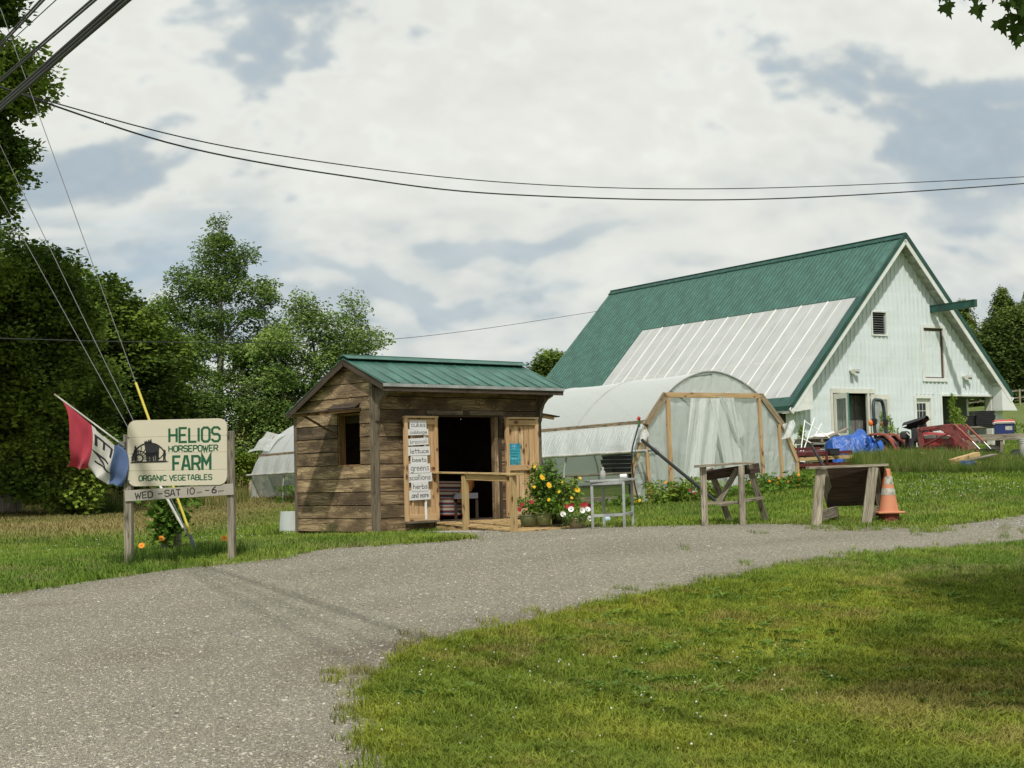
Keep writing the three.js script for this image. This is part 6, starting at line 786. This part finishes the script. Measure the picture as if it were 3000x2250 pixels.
// ---------- trees ----------
function treeLeaves(n, R, L, w, seed) { return leafCluster(n, R, L, w, seed, 0.6); }
const LEAF = { maple: treeLeaves(40, 0.45, 0.16, 0.07, 11), dark: treeLeaves(44, 0.55, 0.19, 0.08, 12), aspen: treeLeaves(22, 0.36, 0.12, 0.048, 13), bush: treeLeaves(30, 0.34, 0.15, 0.055, 14), far: treeLeaves(40, 0.8, 0.30, 0.12, 15), spiky: treeLeaves(34, 0.55, 0.26, 0.09, 16) };
const white = leafMat([1, 1, 1]); white.transmission = 0.28;
const n3 = (x, y, z, s) => (noise(x + z * 0.71, y + z * 0.37, s) + noise(y - z * 0.53 + 7, x + 3, s + 1) + noise(z + 11, y + x * 0.3, s + 2)) / 3;
function tree(name, label, cat, x, D, o) { // o: h, r0, blobs [dx,y,dz,rx,ry,rz,count], leaf, c (dark), c2 (light), gap, twig
  reseed(o.seed); const t = thing(name, label, cat, onG(x, D, -0.1), 0, o.group), col = [], lx = o.lean || 0;
  const trunkTop = [lx, o.h * 0.85, 0]; const tm = o.bark || M.grey[1];
  part(t, 'trunk', taper([[0, -0.3, 0], [lx * 0.2 + rr(-.1, .1), o.h * 0.3, rr(-.1, .1)], [lx * 0.6 + rr(-.2, .2), o.h * 0.6, rr(-.2, .2)], trunkTop], [o.r0 * 1.25, o.r0, o.r0 * 0.6, o.r0 * 0.15], 8), tm);
  const limbs = [];
  const list = []; let sc = 1;
  for (const [dx, y, dz, rx, ry, rz, n] of o.blobs) {
    const by = Math.max(o.h * 0.12, y - Math.hypot(dx, dz) * rr(0.7, 1.1) - ry * 0.3), f = clamp(by / (o.h * 0.85)); limbs.push(taper([[lx * f * f, by, 0], [mix(lx * f, dx, 0.5), mix(by, y, 0.55), dz * 0.5], [dx, y, dz], [dx + rr(-.2, .2), y + ry * 0.7, dz]], [o.r0 * 0.42, o.r0 * 0.3, o.r0 * 0.16, 0.012], 5));
    for (let k = 0; k < (o.twigs ?? 3); k++) { const a = rnd() * 6.283, e = rr(-0.2, 0.9), q = [dx + Math.cos(a) * rx * 0.8, y + e * ry * 0.85, dz + Math.sin(a) * rz * 0.8]; limbs.push(taper([[dx, y - ry * 0.2, dz], [mix(dx, q[0], 0.6), mix(y, q[1], 0.45), mix(dz, q[2], 0.6)], q], [o.r0 * 0.14, o.r0 * 0.08, 0.008], 4)); }
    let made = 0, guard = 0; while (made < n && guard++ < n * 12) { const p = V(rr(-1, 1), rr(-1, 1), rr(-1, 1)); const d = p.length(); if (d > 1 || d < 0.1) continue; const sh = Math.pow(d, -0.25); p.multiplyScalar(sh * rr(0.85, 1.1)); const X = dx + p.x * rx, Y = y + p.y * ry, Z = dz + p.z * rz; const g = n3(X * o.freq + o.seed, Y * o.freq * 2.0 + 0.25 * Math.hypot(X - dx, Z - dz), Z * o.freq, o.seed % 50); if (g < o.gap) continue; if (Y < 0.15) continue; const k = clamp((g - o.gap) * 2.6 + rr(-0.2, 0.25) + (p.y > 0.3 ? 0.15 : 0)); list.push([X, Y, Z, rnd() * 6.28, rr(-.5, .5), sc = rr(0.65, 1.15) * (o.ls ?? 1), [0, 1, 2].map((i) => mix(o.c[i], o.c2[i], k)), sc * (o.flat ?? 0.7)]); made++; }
  }
  part(t, 'limb', limbs, tm);
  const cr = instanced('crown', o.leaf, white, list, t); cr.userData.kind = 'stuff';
  return t;
}
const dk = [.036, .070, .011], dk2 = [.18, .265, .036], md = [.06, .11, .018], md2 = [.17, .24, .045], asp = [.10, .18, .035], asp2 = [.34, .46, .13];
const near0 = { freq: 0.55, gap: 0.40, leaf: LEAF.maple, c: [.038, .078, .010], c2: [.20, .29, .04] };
// big maple at the picture edge
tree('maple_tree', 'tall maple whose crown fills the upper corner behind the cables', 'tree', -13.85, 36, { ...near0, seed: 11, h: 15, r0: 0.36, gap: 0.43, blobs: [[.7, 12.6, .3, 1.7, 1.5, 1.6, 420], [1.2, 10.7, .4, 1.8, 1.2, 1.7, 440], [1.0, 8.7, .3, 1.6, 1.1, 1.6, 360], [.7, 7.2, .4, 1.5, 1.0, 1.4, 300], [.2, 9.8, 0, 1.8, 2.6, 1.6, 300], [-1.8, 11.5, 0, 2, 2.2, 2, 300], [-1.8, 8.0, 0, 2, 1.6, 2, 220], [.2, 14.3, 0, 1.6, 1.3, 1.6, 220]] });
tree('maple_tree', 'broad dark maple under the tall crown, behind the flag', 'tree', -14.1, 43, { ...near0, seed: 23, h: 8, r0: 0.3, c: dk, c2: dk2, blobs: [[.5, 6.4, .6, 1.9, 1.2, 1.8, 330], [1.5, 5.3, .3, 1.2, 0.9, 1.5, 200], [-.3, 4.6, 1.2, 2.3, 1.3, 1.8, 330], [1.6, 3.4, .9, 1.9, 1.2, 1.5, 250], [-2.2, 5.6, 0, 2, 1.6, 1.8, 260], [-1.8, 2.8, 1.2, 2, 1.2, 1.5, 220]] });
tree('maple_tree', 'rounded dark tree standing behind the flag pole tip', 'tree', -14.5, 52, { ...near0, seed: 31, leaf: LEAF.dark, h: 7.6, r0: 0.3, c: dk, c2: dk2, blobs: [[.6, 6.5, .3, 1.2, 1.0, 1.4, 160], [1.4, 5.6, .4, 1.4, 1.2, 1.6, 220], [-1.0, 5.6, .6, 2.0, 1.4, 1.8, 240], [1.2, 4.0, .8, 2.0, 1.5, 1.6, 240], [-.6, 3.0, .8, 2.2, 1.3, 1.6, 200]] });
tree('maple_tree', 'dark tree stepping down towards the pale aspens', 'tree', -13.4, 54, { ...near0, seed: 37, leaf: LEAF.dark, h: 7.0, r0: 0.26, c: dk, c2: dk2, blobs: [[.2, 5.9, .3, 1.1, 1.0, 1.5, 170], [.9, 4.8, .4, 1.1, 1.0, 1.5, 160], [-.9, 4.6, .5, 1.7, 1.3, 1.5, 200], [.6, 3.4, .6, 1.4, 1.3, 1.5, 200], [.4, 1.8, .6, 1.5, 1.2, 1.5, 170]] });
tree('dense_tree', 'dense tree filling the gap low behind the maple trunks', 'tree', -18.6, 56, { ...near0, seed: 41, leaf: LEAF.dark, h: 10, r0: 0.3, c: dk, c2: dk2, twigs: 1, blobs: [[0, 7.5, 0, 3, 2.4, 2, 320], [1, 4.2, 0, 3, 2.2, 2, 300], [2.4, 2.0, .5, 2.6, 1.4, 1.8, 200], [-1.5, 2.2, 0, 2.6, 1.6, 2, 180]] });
tree('understory_bush', 'light green bush at the forest edge behind the flag cloth', 'bush', -12.2, 41.5, { ...near0, seed: 43, leaf: LEAF.bush, h: 3.0, r0: 0.06, freq: 0.9, c: [.075, .14, .02], c2: [.25, .34, .05], blobs: [[0, 2.3, 0, .9, .8, .8, 130], [.9, 1.6, .2, .8, .8, .7, 110], [-.9, 1.5, 0, .9, .9, .8, 120], [.3, .8, .3, 1.1, .6, .6, 90]] });
tree('understory_bush', 'darker bush under the maple nearest the picture edge', 'bush', -14.6, 43, { ...near0, seed: 47, leaf: LEAF.bush, h: 3.0, r0: 0.06, freq: 0.9, c: [.05, .10, .015], c2: [.19, .27, .04], blobs: [[0, 2.2, 0, 1.2, .9, .8, 150], [1.1, 1.2, .2, .9, .8, .7, 110], [-.9, 1.2, 0, 1, .9, .8, 120]] });
tree('understory_bush', 'low dark bush behind the sign at the wood edge', 'bush', -13.2, 48, { ...near0, seed: 53, leaf: LEAF.bush, h: 2.6, r0: 0.06, freq: 0.9, c: [.04, .08, .012], c2: [.15, .22, .035], blobs: [[0, 1.7, 0, 1.3, .9, .9, 150], [1.5, 1.3, .2, 1.2, .9, .8, 140], [-1.4, 1.2, 0, 1.1, .9, .8, 120]] });
const aspen = { freq: 0.8, gap: 0.44, leaf: LEAF.aspen, c: asp, c2: asp2, bark: mat([.34, .34, .29], { map: mottle }), twigs: 6 };
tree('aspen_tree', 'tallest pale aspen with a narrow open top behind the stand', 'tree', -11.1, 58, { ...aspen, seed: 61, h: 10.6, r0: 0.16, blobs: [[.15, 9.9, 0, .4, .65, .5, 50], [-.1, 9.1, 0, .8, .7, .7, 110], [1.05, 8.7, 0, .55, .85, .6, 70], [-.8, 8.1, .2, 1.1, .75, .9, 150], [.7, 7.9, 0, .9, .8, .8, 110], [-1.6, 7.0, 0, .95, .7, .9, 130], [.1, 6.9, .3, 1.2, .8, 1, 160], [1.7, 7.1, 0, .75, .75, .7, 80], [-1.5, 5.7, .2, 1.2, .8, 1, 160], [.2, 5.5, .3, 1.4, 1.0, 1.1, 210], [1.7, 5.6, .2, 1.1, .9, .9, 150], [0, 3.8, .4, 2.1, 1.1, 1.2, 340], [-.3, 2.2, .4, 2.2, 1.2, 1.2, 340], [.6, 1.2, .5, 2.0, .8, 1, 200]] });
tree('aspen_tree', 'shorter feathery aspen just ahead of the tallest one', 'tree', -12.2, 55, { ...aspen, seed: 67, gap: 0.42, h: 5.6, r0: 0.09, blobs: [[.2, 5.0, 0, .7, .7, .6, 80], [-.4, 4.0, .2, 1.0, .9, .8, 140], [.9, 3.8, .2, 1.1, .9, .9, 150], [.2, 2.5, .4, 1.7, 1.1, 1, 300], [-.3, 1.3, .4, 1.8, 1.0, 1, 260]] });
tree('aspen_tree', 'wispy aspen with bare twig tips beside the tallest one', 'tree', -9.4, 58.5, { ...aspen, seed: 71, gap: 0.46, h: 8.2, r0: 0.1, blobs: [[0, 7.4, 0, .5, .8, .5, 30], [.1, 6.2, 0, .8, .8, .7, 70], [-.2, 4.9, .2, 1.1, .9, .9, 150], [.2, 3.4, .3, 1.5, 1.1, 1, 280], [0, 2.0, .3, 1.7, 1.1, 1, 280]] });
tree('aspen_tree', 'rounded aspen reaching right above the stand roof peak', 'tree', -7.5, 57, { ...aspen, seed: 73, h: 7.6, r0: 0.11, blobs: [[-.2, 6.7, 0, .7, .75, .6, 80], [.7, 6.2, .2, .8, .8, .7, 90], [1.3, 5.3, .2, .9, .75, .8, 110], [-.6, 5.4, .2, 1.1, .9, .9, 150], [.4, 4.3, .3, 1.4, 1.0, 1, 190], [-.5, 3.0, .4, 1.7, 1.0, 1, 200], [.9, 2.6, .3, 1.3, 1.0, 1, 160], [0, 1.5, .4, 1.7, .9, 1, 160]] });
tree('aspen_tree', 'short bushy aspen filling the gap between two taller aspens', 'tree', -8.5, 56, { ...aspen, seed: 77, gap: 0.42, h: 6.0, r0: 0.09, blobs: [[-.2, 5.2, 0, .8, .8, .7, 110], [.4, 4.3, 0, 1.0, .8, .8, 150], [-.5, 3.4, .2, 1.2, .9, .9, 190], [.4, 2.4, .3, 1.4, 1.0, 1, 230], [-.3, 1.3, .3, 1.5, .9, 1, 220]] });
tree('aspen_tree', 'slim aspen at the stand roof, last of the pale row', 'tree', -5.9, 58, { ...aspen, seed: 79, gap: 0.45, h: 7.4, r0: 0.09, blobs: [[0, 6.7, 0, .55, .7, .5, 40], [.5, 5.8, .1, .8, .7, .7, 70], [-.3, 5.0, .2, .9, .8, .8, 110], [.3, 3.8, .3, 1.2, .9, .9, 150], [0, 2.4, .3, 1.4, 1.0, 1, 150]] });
tree('thicket_bush', 'yellow-green thicket between the sign and the greenhouse', 'bush', -9.9, 54, { ...near0, seed: 83, leaf: LEAF.bush, h: 2.4, r0: 0.05, freq: 0.9, c: [.10, .17, .02], c2: [.30, .38, .05], blobs: [[0, 1.5, 0, 1.0, .8, .8, 150], [.8, 1.0, .2, .9, .8, .7, 120], [-.8, .9, 0, .9, .8, .7, 110]] });
tree('thicket_bush', 'brownish tangled thicket behind the torn greenhouse plastic', 'bush', -8.4, 56, { ...near0, seed: 89, leaf: LEAF.bush, h: 3.4, r0: 0.05, freq: 0.9, gap: 0.46, twigs: 9, c: [.10, .13, .035], c2: [.24, .27, .08], blobs: [[0, 2.6, 0, 1.3, .9, .8, 120], [.9, 2.0, .2, 1.2, .9, .7, 120], [-.9, 1.6, 0, 1.2, 1.0, .7, 120]] });
tree('thicket_bush', 'dark low thicket hidden behind the greenhouse', 'bush', -5.4, 55, { ...near0, seed: 97, leaf: LEAF.bush, h: 3, r0: 0.05, freq: 0.9, c: md, c2: md2, blobs: [[0, 2.0, 0, 1.6, 1.2, 1, 170], [1.6, 1.8, 0, 1.5, 1.1, 1, 150]] });
tree('roadside_tree', 'small round tree peeping between the stand roof and the barn', 'tree', 2.05, 86, { ...near0, seed: 101, leaf: LEAF.dark, h: 6.1, r0: 0.16, c: md, c2: md2, blobs: [[0, 5.2, 0, 1.0, .9, .9, 120], [-.6, 4.2, 0, 1.2, 1.0, 1, 120], [.6, 4.0, 0, 1.2, 1.0, 1, 110]] });
// woods beyond the barn
[['broad tree at the wood edge just behind the barn eave', 30.2, 106, 7.2, 0], ['tall tree in the wood above the hoist beam', 32.6, 118, 9.4, 1], ['pointed tree in the wood beside the hoist beam', 34.6, 122, 11.2, 1], ['wide leafy tree in front of the pointed trees', 34.4, 104, 7.8, 0], ['pointed tree standing highest at the picture edge', 38.6, 120, 12.6, 1], ['dark broad tree low at the meadow top', 36.4, 103, 6.4, 0], ['slim pointed tree between two taller ones in the wood', 36.6, 124, 11.8, 1], ['broad tree half cut by the picture edge', 39.4, 106, 8.8, 0], ['pointed tree rising beyond the cut broad tree', 41.5, 122, 12.2, 1], ['low dark tree at the far end of the meadow fence', 40.6, 102, 5.8, 0], ['shadowy tree filling the wood behind the barn roof edge', 29.2, 113, 6.6, 0]].forEach(([l, x, D, h0, k], i) => { const h = h0 * (k ? 0.68 : 0.76);
  const b = k ? [[0, h * .95, 0, .45, 1.0, .45, 70], [.1, h * .82, 0, .95, 1.4, .9, 170], [-.3, h * .62, .2, 1.6, 1.6, 1.3, 200], [.2, h * .40, .3, 2.0, 1.8, 1.5, 220], [0, h * .2, .3, 2.2, 1.6, 1.5, 180]] : [[0, h * .82, .2, 2.0, 1.5, 1.6, 260], [1.2, h * .6, .4, 2.0, 1.7, 1.6, 260], [-1.2, h * .58, .4, 2.0, 1.7, 1.6, 260], [0, h * .34, .6, 2.6, 1.6, 1.6, 200], [.5, h * .14, .8, 2.6, 1.0, 1.4, 130]];
  tree(k ? 'poplar_tree' : 'broad_tree', l, 'tree', x, D, { seed: 200 + i * 7, h, r0: 0.2, freq: 0.5, gap: k ? 0.3 : 0.36, leaf: k ? LEAF.spiky : LEAF.far, c: i % 3 ? [.042, .078, .016] : [.06, .10, .02], c2: i % 2 ? [.15, .21, .05] : [.19, .26, .055], blobs: b, twigs: 2, ls: k ? 0.8 : 0.85 });
});
// the maple over the camera side: its branch tips hang into the picture, its crown shades the lawn
tree('shade_maple', 'large maple outside the lawn corner whose leaves hang into the sky', 'tree', 7.6, 6.4, { seed: 307, h: 12.5, r0: 0.4, freq: 0.35, gap: 0.42, leaf: LEAF.maple, c: [.03, .055, .012], c2: [.07, .11, .022], blobs: [[0, 9.6, -1.5, 3.2, 2.2, 3.0, 330], [-1.6, 8.2, -2.6, 2.2, 1.6, 2.2, 220], [2.4, 8.0, 0, 2.6, 1.8, 2.6, 150], [-2.6, 7.4, 0.6, 2.0, 1.3, 2.0, 90], [.3, 7.2, -4.6, 2.2, 1.3, 1.8, 200], [-4.2, 8.0, 1.2, 1.4, 1.1, 1.5, 40], [-.4, 6.4, 1.8, 1.8, 1.2, 1.8, 80]] });
{ // hanging branch with single lobed leaves
  reseed(333); const t = scene.children.at(-1), inv = (x, y, D) => [x - t.position.x, y - t.position.y, -D - t.position.z];
  const ls = [[0, 0], [.12, .02], [.34, -.10], [.30, .06], [.52, .18], [.38, .26], [.42, .40], [.24, .36], [.14, .52], [.20, .70], [.08, .66], [0, .95], [-.08, .66], [-.20, .70], [-.14, .52], [-.24, .36], [-.42, .40], [-.38, .26], [-.52, .18], [-.30, .06], [-.34, -.10], [-.12, .02]];
  const lg = new THREE.ShapeGeometry(new THREE.Shape(ls.map(([a, b]) => new THREE.Vector2(a, -b)))), lm = leafMat([.035, .065, .012]);
  part(t, 'limb', taper([inv(6.6, 6.5, 8), inv(4.6, 5.6, 9.6), inv(3.5, 4.95, 10), inv(2.9, 4.85, 10.1)], [.05, .035, .015, .005], 6), M.grey[1]);
  const spot = [[2.45, 4.76], [2.50, 4.75], [2.55, 4.72], [2.72, 4.73], [2.78, 4.68], [2.83, 4.60], [2.92, 4.72], [3.04, 4.58], [3.10, 4.66], [3.14, 4.44], [3.18, 4.55], [3.22, 4.62], [3.26, 4.47], [3.28, 4.68], [3.34, 4.58], [3.36, 4.42], [3.30, 4.36], [3.42, 4.50], [3.14, 4.70], [3.0, 4.74], [3.4, 4.66], [3.46, 4.58], [3.2, 4.72], [3.37, 4.74], [3.24, 4.56], [3.30, 4.52], [3.38, 4.54], [3.33, 4.64], [3.22, 4.66], [3.42, 4.62], [3.28, 4.60], [3.16, 4.62], [3.44, 4.70], [3.12, 4.74], [3.06, 4.70], [2.80, 4.74], [2.76, 4.62], [2.86, 4.66], [3.36, 4.48], [3.26, 4.40]];
  for (const [x, y] of spot) { const D = 10 + rr(-.25, .25), m = part(t, 'leaf', lg, lm), s = rr(0.115, 0.155); m.position.set(...inv(Math.max(x, 2.62) + 0.13, y + 0.10 + (x < 2.62 ? 0.05 : 0), D)); m.rotation.set(rr(-.6, .9), rr(-.8, .8), rr(-.5, .5), 'YXZ'); m.scale.setScalar(s); }
}
// tall weeds near the barn door
{
  reseed(361); const lc = leafCluster(16, 0.12, 0.13, 0.035, 21);
  const weedy = (label, x, y, D, h, n, w) => { const t = thing('tall_weed', label, 'plant', [x, y, -D]), s = []; for (let i = 0; i < n; i++) { const k = i / n; s.push([(rnd() - .5) * w * (1.1 - k) - 0.12 * k, 0.1 + k * h, (rnd() - .5) * 0.2, 0.9 - k * 0.4]); } part(t, 'leaves', foliage(lc, s), LM.light); part(t, 'stem', rod([0.08, -0.3, 0], [-0.1, h, 0], 0.014), LM.light); };
  weedy('tall leafy weed rising in front of the barn garage opening', 13.3, 2.5, 46, 1.2, 34, 0.42); weedy('smaller weed beside the tall one at the garage opening', 13.75, 2.7, 47, 0.62, 10, 0.3); weedy('green weed growing up behind the tractor roll bar', 11.9, 2.6, 49, 0.75, 16, 0.3); weedy('weed behind the tractor seat by the barn wall', 12.35, 2.6, 50, 0.65, 12, 0.5); weedy('bushy weed among the white pipes at the barn wall', 8.15, 2.15, 43, 0.65, 16, 0.3); weedy('thin weed at the barn corner beside the pipes', 7.75, 1.9, 42.5, 0.5, 8, 0.3); weedy('leafy squash plant behind the picnic cooler', 16.4, 2.6, 50, 0.4, 22, 0.9);
}
// far meadow fence
{ const t = thing('meadow_fence', 'thin rail fence along the top of the meadow beyond the barn', 'fence'); let p = null; for (let i = 0; i < 8; i++) { const x = 28 + i * 2.2, D = 98, g = onG(x, D); part(t, 'post', box(0.1, 1.1, 0.1, g[0], g[1] + 0.5, g[2]), M.grey[0]); if (p) for (const h of [0.5, 0.95]) part(t, 'rail', span([p[0], p[1] + h, p[2]], [g[0], g[1] + h, g[2]], 0.08, 0.05), M.grey[0]); p = g; } }

scene.traverse((o) => { if (o.isMesh) { o.castShadow = true; o.receiveShadow = true; if (o.material.side === THREE.FrontSide && !(o.material.transmission > 0)) o.material.side = THREE.DoubleSide; } });
renderer.render(scene, camera);
